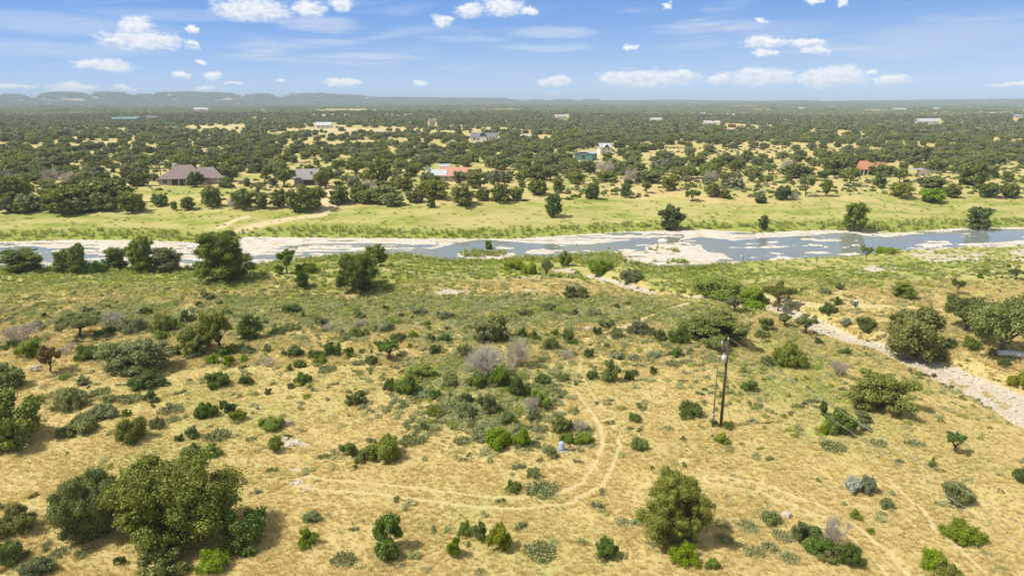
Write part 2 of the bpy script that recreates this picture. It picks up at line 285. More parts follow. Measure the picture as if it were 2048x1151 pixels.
def masks(X, Y, Z):
    R = np.hypot(X, Y); near = R < 420
    amp = np.clip(R / 90, 0.5, 6)
    wx = X + amp * 1.6 * (fbm(X / 5, Y / 5, 61, 3) - .5) * 2; wy = Y + amp * 1.6 * (fbm(X / 5, Y / 5, 62, 3) - .5) * 2
    px, py = project(wx, wy, Z)
    dn, df = bank(X, Y)
    n1 = fbm(X / 9, Y / 9, 71, 4); n2 = fbm(X / 28, Y / 28, 72, 4); n3 = fbm(X / 2.2, Y / 2.2, 73, 3)
    hn = 34 + 0 * X
    green = sstep(dn, -1, 1.5) * (1 - sstep(dn + 30 * (n2 - .5), 24, 56)) * (0.6 + 0.9 * (n1 - .25))
    gf = sstep(df, -1, 1.5) * (1 - sstep(df + 26 * (n2 - .5), 26, 58)) * (0.72 + 0.7 * (n1 - .4)); green = np.maximum(green, gf)
    green = np.maximum(green, .62 * (df > 30) * sstep(R, 228, 262) * sstep(n1 * .5 + n2 * .5, .40, .62))
    green = np.maximum(green, ell(px, py, GREENS, .5) * (0.35 + 1.1 * n1))
    lushb = np.maximum(sstep(dn, -.5, .6) * (1 - sstep(dn + 8 * (n1 - .5), 6, 15)), sstep(df, -.5, .6) * (1 - sstep(df + 6 * (n1 - .5), 6, 15)))
    rx_ = sstep(px, 1440, 1500); lushb = lushb * (1 - rx_ * (dn > 0)) * (1 - (dn > 0) * 0.3)
    lush = np.maximum(lushb, ell(px, py, LUSH, .3))
    inr = (dn < 0) & (df < 0)
    rock = np.where(inr, 1.0, 0.0)
    rock = np.maximum(rock, ell(px, py, ROCKS, .4) * np.clip(-.62 + 2.2 * n3, 0, .8))
    d, w, sd = seg_dist(X[near], Y[near], CRX, CRY, CREEK_W)
    wn = w * (0.85 + 0.7 * n1[near]); cr = np.zeros(X.shape)
    up_ = .38 * (1 - sstep(X[near], 45, 75)) + .12; cr[near] = (1 - sstep(d, wn * 0.5, wn + 0.6)) * np.clip(0.42 + up_ + 2.0 * (n3[near] - .40) + .8 * (n1[near] - .4), 0, .95) * (dn[near] > 4)
    gap = ell(px, py, [(1345, 600, 26, 8), (1448, 612, 28, 8)], .4)
    rock = np.maximum(rock, cr * (1 - .4 * gap))
    dirt = ell(px, py, DIRTS, .5) * np.clip(0.25 + 1.3 * n1, 0, 1)
    dirt = dirt * np.where(R > 230, .72, 1)
    dirt = np.maximum(dirt, 0.3 * sstep(n2 * .6 + n1 * .4, .60, .74) * (R > 230) * (df > 40))
    for (TX, TY, offs, hw, st) in TRKW:
        L = max(offs) + hw * 3 + 1
        k = (X > TX.min() - L) & (X < TX.max() + L) & (Y > TY.min() - L) & (Y < TY.max() + L)
        if not k.any(): continue
        d, _, sd = seg_dist(X[k], Y[k], TX, TY)
        for o_ in offs:
            dirt[k] = np.maximum(dirt[k], st * (1 - sstep(np.abs(sd - o_) + 0.5 * hw * (n3[k] - .5), hw * .5, hw * 1.5)) * np.clip(.08 + 1.1 * n3[k] + .5 * n1[k], 0, .9))
    weed = np.maximum(ell(px, py, WEEDS, .5), 0) * np.clip(-0.1 + 1.9 * n1, 0, 1)
    green = green * (1 - rock); weed = weed * (1 - rock) * (1 - dirt * .8)
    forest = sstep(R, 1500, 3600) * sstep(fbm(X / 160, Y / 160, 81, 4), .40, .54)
    dirt = dirt * (1 - .7 * forest) + sstep(R, 3000, 5000) * 0.5 * sstep(fbm(X / 240, Y / 500, 85, 4), .60, .68)
    green = np.where(R > 420, green * .75, green)
    return dict(green=np.clip(green, 0, 1), rock=np.clip(rock, 0, 1), dirt=np.clip(dirt, 0, 1), weed=np.clip(weed, 0, 1), lush=np.clip(lush, 0, 1), forest=np.clip(forest, 0, 1), px=px, py=py, dn=dn, df=df)

# ------------------------------------------------------------------ mesh helpers
def mesh_np(name, V, Fq, mats, midx=None, tint=None, smooth=False):
    V = np.asarray(V, np.float32); Fq = np.asarray(Fq, np.int32); n = len(Fq)
    me = bpy.data.meshes.new(name); me.vertices.add(len(V)); me.vertices.foreach_set('co', V.ravel())
    me.loops.add(n * 4); me.loops.foreach_set('vertex_index', Fq.ravel())
    me.polygons.add(n); me.polygons.foreach_set('loop_start', np.arange(0, n * 4, 4, dtype=np.int32))
    if midx is not None: me.polygons.foreach_set('material_index', np.asarray(midx, np.int32))
    if smooth is not False:
        sm = np.ones(n, bool) if smooth is True else np.asarray(smooth, bool); me.polygons.foreach_set('use_smooth', sm)
    else: me.polygons.foreach_set('use_smooth', np.zeros(n, bool))
    for m in mats: me.materials.append(m)
    if tint is not None:
        at = me.attributes.new('tint', 'FLOAT', 'POINT'); at.data.foreach_set('value', np.asarray(tint, np.float32))
    me.update(calc_edges=True); me.validate(); return me
def link(name, me, parent=None):
    o = bpy.data.objects.new(name, me); COL.objects.link(o)
    if parent: o.parent = parent
    return o
def tag(o, label=None, cat=None, group=None, kind=None):
    if label: o['label'] = label
    if cat: o['category'] = cat
    if group: o['group'] = group
    if kind: o['kind'] = kind
    return o
def thing(name, label, cat, loc, rz=0, group=None):
    o = bpy.data.objects.new(name, None); COL.objects.link(o); o.empty_display_size = .3
    o.location = loc; o.rotation_euler = (0, 0, rz); return tag(o, label, cat, group)
def cube_sphere(n=3):
    V = []; Q = []; t = np.linspace(-1, 1, n + 1)
    for ax in range(3):
        for sg in (-1, 1):
            b = len(V)
            for i in range(n + 1):
                for j in range(n + 1):
                    v = [0, 0, 0]; v[ax] = sg; v[(ax + 1) % 3] = t[i]; v[(ax + 2) % 3] = t[j]; v = np.array(v, float); V.append(v / np.linalg.norm(v))
            for i in range(n):
                for j in range(n):
                    q = [b + i * (n + 1) + j, b + (i + 1) * (n + 1) + j, b + (i + 1) * (n + 1) + j + 1, b + i * (n + 1) + j + 1]
                    Q.append(q if sg > 0 else q[::-1])
    return np.array(V), np.array(Q)
CSV, CSQ = cube_sphere(4); CSV2, CSQ2 = cube_sphere(2)
class QB:
    """collects quads of several kinds into one mesh"""
    def __init__(s): s.V = []; s.Q = []; s.M = []; s.T = []; s.S = []; s.n = 0
    def add(s, V, Q, m=0, tint=0.5, smooth=False):
        V = np.asarray(V, float); Q = np.asarray(Q, int)
        s.V.append(V); s.Q.append(Q + s.n); s.M.append(np.full(len(Q), m)); s.S.append(np.full(len(Q), smooth))
        s.T.append(np.full(len(V), tint) if np.ndim(tint) == 0 else tint); s.n += len(V)
    def box(s, c_, d, m=0, rz=0.0, tint=.5):
        x, y, z = [k / 2 for k in d]
        v = np.array([(-x, -y, -z), (x, -y, -z), (x, y, -z), (-x, y, -z), (-x, -y, z), (x, -y, z), (x, y, z), (-x, y, z)])
        if rz: v[:, :2] = v[:, :2] @ np.array([[math.cos(rz), math.sin(rz)], [-math.sin(rz), math.cos(rz)]])
        s.add(v + np.array(c_), [(0, 3, 2, 1), (4, 5, 6, 7), (0, 1, 5, 4), (1, 2, 6, 5), (2, 3, 7, 6), (3, 0, 4, 7)], m, tint)
    def poly(s, pts, m=0): s.add(pts, [(0, 1, 2, 3)] if len(pts) == 4 else [(0, 1, 2, 2)], m)
    def tube(s, P, R, n=6, m=0, tint=.5, cap=True):
        P = [np.array(p, float) for p in P]; rings = []
        for i, p in enumerate(P):
            d = P[min(i + 1, len(P) - 1)] - P[max(i - 1, 0)]; d /= np.linalg.norm(d) + 1e-9
            u = np.cross(d, (0.31, 0.95, 0.1) if abs(d[2]) > .8 else (0, 0, 1)); u /= np.linalg.norm(u); w = np.cross(d, u)
            for k in range(n):
                a = 2 * math.pi * k / n; rings.append(p + R[i] * (math.cos(a) * u + math.sin(a) * w))
        Q = [(i * n + k, i * n + (k + 1) % n, (i + 1) * n + (k + 1) % n, (i + 1) * n + k) for i in range(len(P) - 1) for k in range(n)]
        if cap:
            b = len(rings); rings += [P[0], P[-1]]; L = (len(P) - 1) * n
            Q += [(b, (k + 1) % n, k, k) for k in range(n)] if False else []
            for k in range(0, n, 2):
                Q.append((b, (k + 2) % n, (k + 1) % n, k)); Q.append((b + 1, L + k, L + (k + 1) % n, L + (k + 2) % n))
        s.add(rings, Q, m, tint, True)
    def mesh(s, name, mats):
        return mesh_np(name, np.concatenate(s.V), np.concatenate(s.Q), mats, np.concatenate(s.M), np.concatenate(s.T), np.concatenate(s.S))

# ------------------------------------------------------------------ materials
def mat(name): 
    m = bpy.data.materials.new(name); m.use_nodes = True; m.node_tree.nodes.clear(); return m, NG(m.node_tree)
def finish(m, g, shader): g.n('ShaderNodeOutputMaterial', {'Surface': shader}); return m
def leaf_mat(name, c0, c1, transl=0.27, spread=0.16, tt=(1.25, 1.25, .55)):
    """c0 = deeper leaves, c1 = lighter leaves; leaf to leaf and plant to plant variation"""
    m, g = mat(name)
    t = g.n('ShaderNodeAttribute', attribute_name='tint').outputs['Fac']
    r = g.n('ShaderNodeObjectInfo').outputs['Random']
    col = g.mix(t, c0, c1)
    hsv = g.n('ShaderNodeHueSaturation', {'Hue': g.m('MULTIPLY_ADD', r, spread * .16, .5 - spread * .08), 'Saturation': g.m('MULTIPLY_ADD', g.m('FRACT', g.m('MULTIPLY', r, 7.3)), spread * 1.4, 1 - spread * .8), 'Value': g.m('MULTIPLY_ADD', g.m('FRACT', g.m('MULTIPLY', r, 13.7)), spread * 2.2, 1 - spread), 'Color': col}).outputs[0]
    a = g.n('ShaderNodeBsdfPrincipled', {'Base Color': hsv, 'Roughness': 0.62, 'Specular IOR Level': 0.28})
    b = g.n('ShaderNodeBsdfTranslucent', {'Color': g.mix(1.0, hsv, tt, 'MULTIPLY')})
    return finish(m, g, g.n('ShaderNodeMixShader', {0: transl, 1: a.outputs[0], 2: b.outputs[0]}).outputs[0])
def simple_mat(name, col, rough=.7, metal=0, nscale=3.0, var=.25, bump=0.0, spec=.3, col2=None):
    m, g = mat(name); oc = g.n('ShaderNodeTexCoord').outputs['Object']
    n = g.noise(oc, nscale, 5, .6)
    c2 = col2 or tuple(k * (1 - var) for k in col)
    cc = g.mix(g.smooth(n, .3, .7), col, c2)
    ins = {'Base Color': cc, 'Roughness': rough, 'Metallic': metal, 'Specular IOR Level': spec}
    if bump: ins['Normal'] = g.n('ShaderNodeBump', {'Height': n, 'Strength': bump, 'Distance': .05}).outputs[0]
    return finish(m, g, g.n('ShaderNodeBsdfPrincipled', ins).outputs[0])
def rib_mat(name, col, axis=0, freq=14, rough=.45, metal=.3, var=.12):
    m, g = mat(name); oc = g.n('ShaderNodeTexCoord').outputs['Object']; s_ = g.n('ShaderNodeSeparateXYZ', {0: oc})
    w = g.m('SINE', g.m('MULTIPLY', s_.outputs[axis], freq)); n = g.noise(oc, 1.2, 4)
    cc = g.mix(g.smooth(n, .3, .7), col, tuple(k * (1 - var) for k in col))
    return finish(m, g, g.n('ShaderNodeBsdfPrincipled', {'Base Color': cc, 'Roughness': rough, 'Metallic': metal, 'Normal': g.n('ShaderNodeBump', {'Height': w, 'Strength': .6, 'Distance': .06}).outputs[0]}).outputs[0])
LM = dict(
    dark=leaf_mat('leaf_dark_green', (.070, .112, .018), (.200, .260, .048)),
    oak=leaf_mat('leaf_oak_green', (.128, .152, .028), (.295, .310, .072)),
    grey=leaf_mat('leaf_grey_green', (.150, .176, .058), (.300, .325, .120)),
    bright=leaf_mat('leaf_bright_green', (.160, .230, .014), (.330, .400, .040), .36),
    olive=leaf_mat('leaf_olive', (.128, .158, .016), (.285, .310, .042)),
    river=leaf_mat('leaf_riverside', (.100, .155, .018), (.275, .345, .055)),
    far=leaf_mat('leaf_dull_green', (.130, .150, .048), (.270, .290, .105)),
    rust=leaf_mat('leaf_rust_brown', (.180, .128, .022), (.310, .215, .050)),
    ash=leaf_mat('leaf_ash_grey', (.180, .178, .095), (.330, .320, .200), .1),
    silver=leaf_mat('leaf_silver', (.36, .39, .30), (.62, .64, .53), .15),
    blue=leaf_mat('leaf_blue_grey', (.160, .190, .105), (.300, .335, .200), .15))
BARK = simple_mat('bark_grey', (.17, .14, .115), .9, nscale=6, var=.5, bump=.6)
TWIG = leaf_mat('dead_twigs', (.42, .355, .275), (.62, .55, .44), 0.0, .12)
PAD = leaf_mat('cactus_pads', (.085, .115, .030), (.38, .39, .17), 0.0, .12)
STRAW = leaf_mat('dry_grass_blades', (.545, .422, .155), (.815, .690, .340), .36, .10, (1.05, 1.05, .85))
GRASSG = leaf_mat('green_grass_blades', (.270, .310, .070), (.470, .490, .150), .34, .12, (1.1, 1.12, .75))
WEEDM = leaf_mat('grey_weeds', (.290, .300, .120), (.490, .490, .230), .25, .14)
REEDM = leaf_mat('reed_leaves', (.230, .280, .035), (.430, .470, .095), .34, .14)

# ground
m, g = mat('ground_soil_and_grass')
oc = g.n('ShaderNodeTexCoord').outputs['Object']
A1 = g.n('ShaderNodeAttribute', attribute_name='mask_a'); A2 = g.n('ShaderNodeAttribute', attribute_name='mask_b')
s1 = g.n('ShaderNodeSeparateColor', {0: A1.outputs['Color']}); s2 = g.n('ShaderNodeSeparateColor', {0: A2.outputs['Color']})
green, rock, dirt = s1.outputs; weed, lush, forest = s2.outputs
nb = g.noise(oc, .035, 4, .6); nm = g.noise(oc, .22, 5, .62); nf = g.noise(oc, 1.6, 5, .68); nff = g.noise(oc, 7.0, 4, .7)
dry = g.mix(g.smooth(nm, .34, .64), (.465, .365, .142), (.550, .450, .190))
dry = g.mix(g.smooth(nf, .40, .62, 0, .6), dry, (.420, .310, .115))
dry = g.mix(g.m('MULTIPLY', g.smooth(nff, .50, .70), .45), dry, (.64, .54, .30))
dry = g.mix(g.m('MULTIPLY', g.smooth(nb, .48, .64), g.smooth(nf, .3, .6, .3, .8)), dry, (.365, .370, .105))
dry = g.mix(g.m('MULTIPLY', g.smooth(g.noise(oc, .09, 4, .65), .56, .70), .35), dry, (.49, .34, .20))
gr = g.mix(g.smooth(nm, .36, .62), (.215, .265, .042), (.385, .380, .100))
gr = g.mix(g.smooth(g.noise(g.vm('MULTIPLY', oc, (.3, 1.5, 1)), .16, 5, .65), .46, .62, 0, .6), gr, (.30, .29, .085))
gr = g.mix(g.smooth(nf, .42, .66, 0, .6), gr, (.165, .195, .035))
gr = g.mix(g.smooth(g.noise(g.vm('MULTIPLY', oc, (.5, 1.4, 1)), .07, 4, .62), .43, .60, 0, .82), gr, (.445, .385, .150))
fade = lambda mk, lo=.32, hi=.62: g.smooth(g.m('ADD', mk, g.m('MULTIPLY', g.m('SUBTRACT', nf, .5), .55)), lo, hi)
col = g.mix(fade(green), dry, gr)
wd = g.mix(g.smooth(nf, .4, .6), (.270, .270, .110), (.420, .370, .170))
col = g.mix(g.m('MULTIPLY', fade(weed, .38, .75), .75), col, wd)
lu = g.mix(g.smooth(nf, .38, .62), (.180, .220, .035), (.340, .360, .080)); col = g.mix(g.m('MULTIPLY', fade(lush, .3, .7), .9), col, lu)
di = g.mix(g.smooth(nf, .4, .65), (.610, .495, .290), (.500, .390, .215)); col = g.mix(fade(dirt, .28, .72), col, di)
strv = g.vm('MULTIPLY', oc, (.12, 1.0, 1.0))
ns = g.noise(strv, 1.3, 5, .62)
rk = g.mix(g.smooth(ns, .35, .65), (.67, .60, .51), (.50, .445, .375)); rk = g.mix(g.smooth(nff, .50, .66, 0, .75), rk, (.34, .30, .26))
rk = g.mix(g.smooth(nm, .50, .66, 0, .6), rk, (.50, .39, .23))
rk = g.mix(g.smooth(g.noise(oc, .5, 4, .7), .60, .68, 0, .5), rk, (.30, .30, .10))
geo = g.n('ShaderNodeNewGeometry'); pz = g.n('ShaderNodeSeparateXYZ', {0: geo.outputs['Position']}).outputs[2]
rk = g.mix(g.smooth(pz, WL + .8, WL + 1.8, 0, .62), rk, g.mix(g.smooth(nf, .4, .6), (.54, .445, .32), (.41, .33, .205)))
col = g.mix(fade(rock, .25, .6), col, rk)
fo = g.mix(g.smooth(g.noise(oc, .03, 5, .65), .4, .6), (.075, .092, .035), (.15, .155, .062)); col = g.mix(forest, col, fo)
geo = g.n('ShaderNodeNewGeometry'); pz = g.n('ShaderNodeSeparateXYZ', {0: geo.outputs['Position']}).outputs[2]
under = g.m('MULTIPLY', g.smooth(pz, WL + .03, WL - .22), rock)
col = g.mix(under, col, g.mix(g.smooth(nm, .45, .6), (.105, .115, .055), (.185, .140, .035)))
hgt = g.m('ADD', g.m('MULTIPLY', nff, .35), nf)
bp = g.n('ShaderNodeBump', {'Height': hgt, 'Strength': .55, 'Distance': .35})
GROUNDM = finish(m, g, g.n('ShaderNodeBsdfPrincipled', {'Base Color': col, 'Roughness': .95, 'Specular IOR Level': .08, 'Normal': bp.outputs[0]}).outputs[0])

# ------------------------------------------------------------------ ground sheet
r1 = np.geomspace(1.0, 34, 16, endpoint=False); r2 = np.geomspace(34, 420, 500, endpoint=False); r3 = np.geomspace(420, 16000, 300)
RR = np.concatenate([r1, r2, r3])
azs = np.concatenate([np.linspace(-44, 44, 860), np.linspace(44, 316, 92)[1:-1]]); azs = np.radians(azs); NC = len(azs); NR = len(RR)
A, Rg = np.meshgrid(azs, RR); GX = (Rg * np.sin(A)).ravel(); GY = (Rg * np.cos(A)).ravel(); GZ = height(GX, GY)
i0 = np.arange(NR - 1)[:, None] * NC; j0 = np.arange(NC)[None]; j1 = (j0 + 1) % NC
Q = np.stack([i0 + j0, i0 + j1, i0 + NC + j1, i0 + NC + j0], -1).reshape(-1, 4)[:, ::-1]
VV = np.stack([GX, GY, GZ], 1); VV = np.concatenate([VV, [[0, 0, float(height(np.array([0.]), np.array([0.]))[0])]]])
ctr = len(VV) - 1; fan = np.array([(ctr, k, (k + 1) % NC, (k + 2) % NC) for k in range(0, NC - 1, 2)])[:, ::-1]
gm = mesh_np('ground', VV, np.concatenate([Q, fan]), [GROUNDM], smooth=True)
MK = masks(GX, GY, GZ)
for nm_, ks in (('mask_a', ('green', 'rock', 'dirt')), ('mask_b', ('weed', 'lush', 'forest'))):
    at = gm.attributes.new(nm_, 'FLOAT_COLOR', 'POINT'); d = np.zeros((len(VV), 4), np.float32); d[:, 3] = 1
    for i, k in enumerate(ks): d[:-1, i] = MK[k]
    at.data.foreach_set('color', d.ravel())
tag(link('ground', gm), kind='structure')
# water
m, g = mat('river_water'); oc = g.n('ShaderNodeTexCoord').outputs['Object']
nw = g.noise(g.vm('MULTIPLY', oc, (.35, 1.2, 1)), 1.1, 3, .5)
wb = g.n('ShaderNodeBump', {'Height': nw, 'Strength': .10, 'Distance': .05}).outputs[0]
wcol = g.mix(g.smooth(g.noise(oc, .06, 3), .42, .6), (.24, .27, .25), (.28, .28, .20))
gl = g.n('ShaderNodeBsdfPrincipled', {'Base Color': wcol, 'Roughness': .05, 'IOR': 1.38, 'Normal': wb})
tr = g.n('ShaderNodeBsdfTransparent', {'Color': (.62, .70, .60, 1)})
fr = g.n('ShaderNodeFresnel', {'IOR': 1.33, 'Normal': wb}).outputs[0]
WATERM = finish(m, g, g.n('ShaderNodeMixShader', {0: g.m('ADD', .50, fr, clamp=True), 1: tr.outputs[0], 2: gl.outputs[0]}).outputs[0])
xs = np.linspace(-420, 420, 121); ny = np.interp(xs, NX, NY_) - 2; fy = np.interp(xs, FX, FY) + 2
wv = np.concatenate([np.stack([xs, ny, xs * 0 + WL], 1), np.stack([xs, fy, xs * 0 + WL], 1)])
wq = [(i, i + 1, 121 + i + 1, 121 + i) for i in range(120)]
tag(link('river_water', mesh_np('river_water', wv, wq, [WATERM])), kind='structure')

# ------------------------------------------------------------------ plants: meshes in unit size (half width 1, base at 0)
def leaf_quads(P, N, size, asp=.62, r=rng):
    n = len(P); t = r.normal(size=(n, 3)); t -= (t * N).sum(1)[:, None] * N; t /= np.linalg.norm(t, axis=1)[:, None] + 1e-9
    b = np.cross(N, t); s = (size * r.uniform(.6, 1.35, n))[:, None]
    V = np.stack([P - t * s, P - b * s * asp, P + t * s, P + b * s * asp], 1).reshape(-1, 3)
    return V, np.arange(n * 4).reshape(-1, 4)
def lobes_leaves(qb, lobes, n, size, mi=0, core=.74, tintv=.5, r=rng, sub=0):
    L = np.array(lobes)
    if sub:
        S_ = []
        for l in L:
            for j in range(sub):
                d = r.normal(size=3); d[2] = abs(d[2]) * .8 if r.uniform() < .7 else d[2] * .6; d /= np.linalg.norm(d)
                rr_ = l[3] * r.uniform(.34, .62); S_.append(np.r_[l[:3] + d * l[3] * r.uniform(.55, 1.0) * np.array([1.1, 1.1, .85]), rr_])
        S_ = np.array(S_); S_[:, 2] = np.maximum(S_[:, 2], S_[:, 3] * .3); keep_ = L.copy(); keep_[:, 3] *= .72; L = np.concatenate([keep_, S_])
    w = L[:, 3] ** 2; w /= w.sum(); k = r.choice(len(L), n, p=w)
    d = r.normal(size=(n, 3)); d[:, 2] = d[:, 2] * .9 + .15; d /= np.linalg.norm(d, axis=1)[:, None]
    rad = L[k, 3] * (r.uniform(.62, 1.10, n) + (r.uniform(size=n) < .18) * r.uniform(0, .5, n)) * (0.86 + .26 * vnoise(d[:, 0] * 3 + k * 7, d[:, 1] * 3 + d[:, 2] * 4, 9))
    P = L[k, :3] + d * rad[:, None] * np.array([1, 1, .86]); P[:, 2] = np.maximum(P[:, 2], .01)
    N = d * .62 + np.array([-.10, 0, .28]) + r.normal(size=(n, 3)) * .5; N /= np.linalg.norm(N, axis=1)[:, None]
    lob_t = r.uniform(-.22, .22, len(L))
    t = np.clip(tintv + lob_t[k] + r.normal(size=n) * .30, 0, 1)
    V, Q_ = leaf_quads(P, N, size, r=r); qb.add(V, Q_, mi, np.repeat(t, 4))
    if core:
        for i, l in enumerate(L):
            dd = CSV if n > 20000 else CSV2; qq = CSQ if n > 20000 else CSQ2
            rr = l[3] * core * (0.72 + .5 * vnoise(dd[:, 0] * 2.3 + i, dd[:, 1] * 2.3 + dd[:, 2] * 2 + i * 3, 4))
            v = l[:3] + dd * rr[:, None] * np.array([1, 1, .85]); v[:, 2] = np.maximum(v[:, 2], 0)
            qb.add(v, qq, mi, float(np.clip(tintv + lob_t[i] - .1, 0, 1)), False)
def limb(qb, a, b, r0, r1, n=5, m=0, wob=.06, sides=6, r=rng):
    a = np.array(a, float); b = np.array(b, float); P = []
    for i in range(n + 1):
        t = i / n; p = a + (b - a) * t; 
        if 0 < i < n: p = p + r.normal(size=3) * wob * np.linalg.norm(b - a)
        P.append(p)
    qb.tube(P, [r0 + (r1 - r0) * i / n for i in range(n + 1)], sides, m, .4)
def make_tree(style, seed, n, leaf, trunk_d=1.0):
    """returns (crown mesh, trunk mesh)"""
    r = np.random.default_rng(seed); lobes = []
    if style == 'oak': K, cz, rz, rr, tz, th = 16, .80, .36, .74, .42, .075
    elif style == 'bush': K, cz, rz, rr, tz, th = 17, .52, .42, .72, .2, .07
    elif style == 'round': K, cz, rz, rr, tz, th = 26, .86, .74, .68, .22, .07
    elif style == 'spread': K, cz, rz, rr, tz, th = 15, 1.05, .15, .82, .62, .06
    elif style == 'slim': K, cz, rz, rr, tz, th = 12, 1.5, .75, .55, .8, .07
    elif style == 'cone': K, cz, rz, rr, tz, th = 18, .95, .75, .60, .2, .07
    elif style == 'open': K, cz, rz, rr, tz, th = 13, 1.0, .42, .78, .5, .07
    for i in range(K):
        a = i * 2.4 + r.uniform(-.5, .5); q = math.sqrt((i + .5) / K)
        x, y = rr * q * math.cos(a), rr * q * math.sin(a)
        z = cz + rz * (math.sqrt(max(0, 1 - q * q)) * r.uniform(-.75, 1.0) if style != 'spread' else r.uniform(-.4, .9) * (1 - .3 * q))
        if style in ('round', 'bush'):
            zt_, zb_ = (1.62, .20) if style == 'round' else (.98, .18); f0 = (i + r.uniform(.1, .9)) / K; z = zb_ + (zt_ - zb_) * f0
            pr_ = (.62 + .38 * math.sin(math.pi * min(1, f0 * 1.25 + .12))) if f0 < .7 else math.cos((f0 - .7) / .3 * 1.25); q = math.sqrt(r.uniform(.18, 1)) * max(pr_, .12); x, y = .78 * q * math.cos(a), .78 * q * math.sin(a)
        lr = r.uniform(.17, .41) * (0.8 if style in ('spread', 'open') else 1.0)
        if style == 'cone': k_ = 1 - .62 * max(0, (z - .3)) / 1.5; x *= k_; y *= k_
        if style == 'oak': z += .12 * (1 - q)
        lobes.append((x, y, z, lr))
    c_ = QB(); lobes_leaves(c_, lobes, n, leaf, 0, {'spread': .45, 'open': .5}.get(style, .66), r=r, sub=(9 if n > 30000 else 5 if n > 6000 else 3 if n > 1500 else 0))
    t = QB(); top = np.array([r.uniform(-.08, .08), r.uniform(-.08, .08), tz]); limb(t, (0, 0, -.15), top, th * 1.25, th * .85, 4, wob=.03, sides=8, r=r)
    for l in (lobes if n > 1500 else lobes[::3]):
        mid = top * .4 + np.array(l[:3]) * .6 + np.array([0, 0, -.08]); limb(t, top - np.array([0, 0, .06]), mid, th * .5, th * .28, 3, wob=.06, sides=5, r=r); limb(t, mid, l[:3], th * .28, th * .1, 2, sides=4, r=r)
    return c_.mesh(style + '_crown', [LM['oak']]), t.mesh(style + '_trunk', [BARK])
def make_shrub(seed, n, leaf, style='dome'):
    r = np.random.default_rng(seed); lobes = []; K = {'dome': 11, 'multi': 9, 'low': 12, 'up': 8}[style]
    for i in range(K):
        a = i * 2.4 + r.uniform(-.6, .6); q = math.sqrt((i + .5) / K) * r.uniform(.8, 1.1)
        x, y = .66 * q * math.cos(a), .66 * q * math.sin(a)
        hz = {'dome': .62, 'multi': .75, 'low': .34, 'up': 1.1}[style] * (1 - .55 * q * q)
        z = r.uniform(.25, 1.0) * hz; lobes.append((x, y, z, r.uniform(.26, .42) * (.7 if style == 'multi' else 1)))
    c_ = QB(); lobes_leaves(c_, lobes, n, leaf, 0, .66 if style != 'multi' else .5, r=r, sub=(4 if n > 1500 else 0))
    for l in lobes: limb(c_, (l[0] * .15, l[1] * .15, -.05), l[:3], .03, .012, 3, 1, sides=4, r=r)
    return c_.mesh('shrub', [LM['dark'], BARK])
def make_dead(seed, tall=1.0, n0=9, depth=4):
    r = np.random.default_rng(seed); qb = QB()
    def br(p, d, L, rad, dep):
        d = d / np.linalg.norm(d); mid = p + d * L * .5 + r.normal(size=3) * L * .07; e = p + d * L + r.normal(size=3) * L * .08
        qb.tube([p, mid, e], [rad, rad * .8, rad * .55], 3, 0, float(r.uniform(.2, .9)), cap=False)
        if dep > 0:
            for k in range(4 if dep > 1 else 5):
                nd = d + r.normal(size=3) * .55 + np.array([0, 0, .12]); br(p + (e - p) * r.uniform(.45, 1), nd, L * r.uniform(.55, .8), rad * .55, dep - 1)
    for k in range(n0):
        a = k * 2.4; br(np.array([.05 * math.cos(a), .05 * math.sin(a), 0.]), np.array([math.cos(a) * r.uniform(.3, 1.1), math.sin(a) * r.uniform(.3, 1.1), tall * r.uniform(.6, 1.3)]), r.uniform(.35, .5), .028, depth)
    return qb.mesh('dead_bush', [TWIG])
def make_cactus(seed, n=230):
    r = np.random.default_rng(seed); qb = QB()
    for i in range(n):
        a = r.uniform(0, 6.28); q = math.sqrt(r.uniform()) * .9; base = np.array([q * math.cos(a), q * math.sin(a), 0.])
        z = 0
        for k in range(r.integers(2, 6)):
            s = r.uniform(.035, .062); rz = r.uniform(0, 6.28); tilt = r.uniform(-.7, .7)
            v = CSV2 * np.array([s, s * .22, s * 1.25]); v[:, 2] += s * 1.1
            ct, st_ = math.cos(tilt), math.sin(tilt); v = v @ np.array([[1, 0, 0], [0, ct, st_], [0, -st_, ct]])
            cz_, sz_ = math.cos(rz), math.sin(rz); v = v @ np.array([[cz_, sz_, 0], [-sz_, cz_, 0], [0, 0, 1]])
            qb.add(v + base + np.array([0, 0, z]), CSQ2, 0, float(np.clip(r.normal(.5, .3), 0, 1)), True)
            z += s * 1.9 * math.cos(tilt); base = base + r.normal(size=3) * np.array([.04, .04, 0])
    return qb.mesh('prickly_pear', [PAD])
def make_tuft(seed, nb, h, wd, spread, mat_, bend=.5):
    r = np.random.default_rng(seed); qb = QB(); V = []; Q_ = []; T = []
    for i in range(nb):
        a = r.uniform(0, 6.28); q = r.uniform(0, spread); b = np.array([q * math.cos(a), q * math.sin(a), 0])
        d = np.array([math.cos(a), math.sin(a), 0]) * r.uniform(.1, bend) * h; hh = h * r.uniform(.5, 1.1); wv_ = np.array([-math.sin(a), math.cos(a), 0]) * wd
        m_ = b + d * .35 + np.array([0, 0, hh * .6]); e = b + d + np.array([0, 0, hh]); n0 = len(V)
        V += [b - wv_, b + wv_, m_ + wv_ * .8, m_ - wv_ * .8, e + wv_ * .2, e - wv_ * .2]; Q_ += [(n0, n0 + 1, n0 + 2, n0 + 3), (n0 + 3, n0 + 2, n0 + 4, n0 + 5)]; T += [r.uniform(0, 1)] * 6
    qb.add(V, Q_, 0, np.array(T)); return qb.mesh('tuft', [mat_])

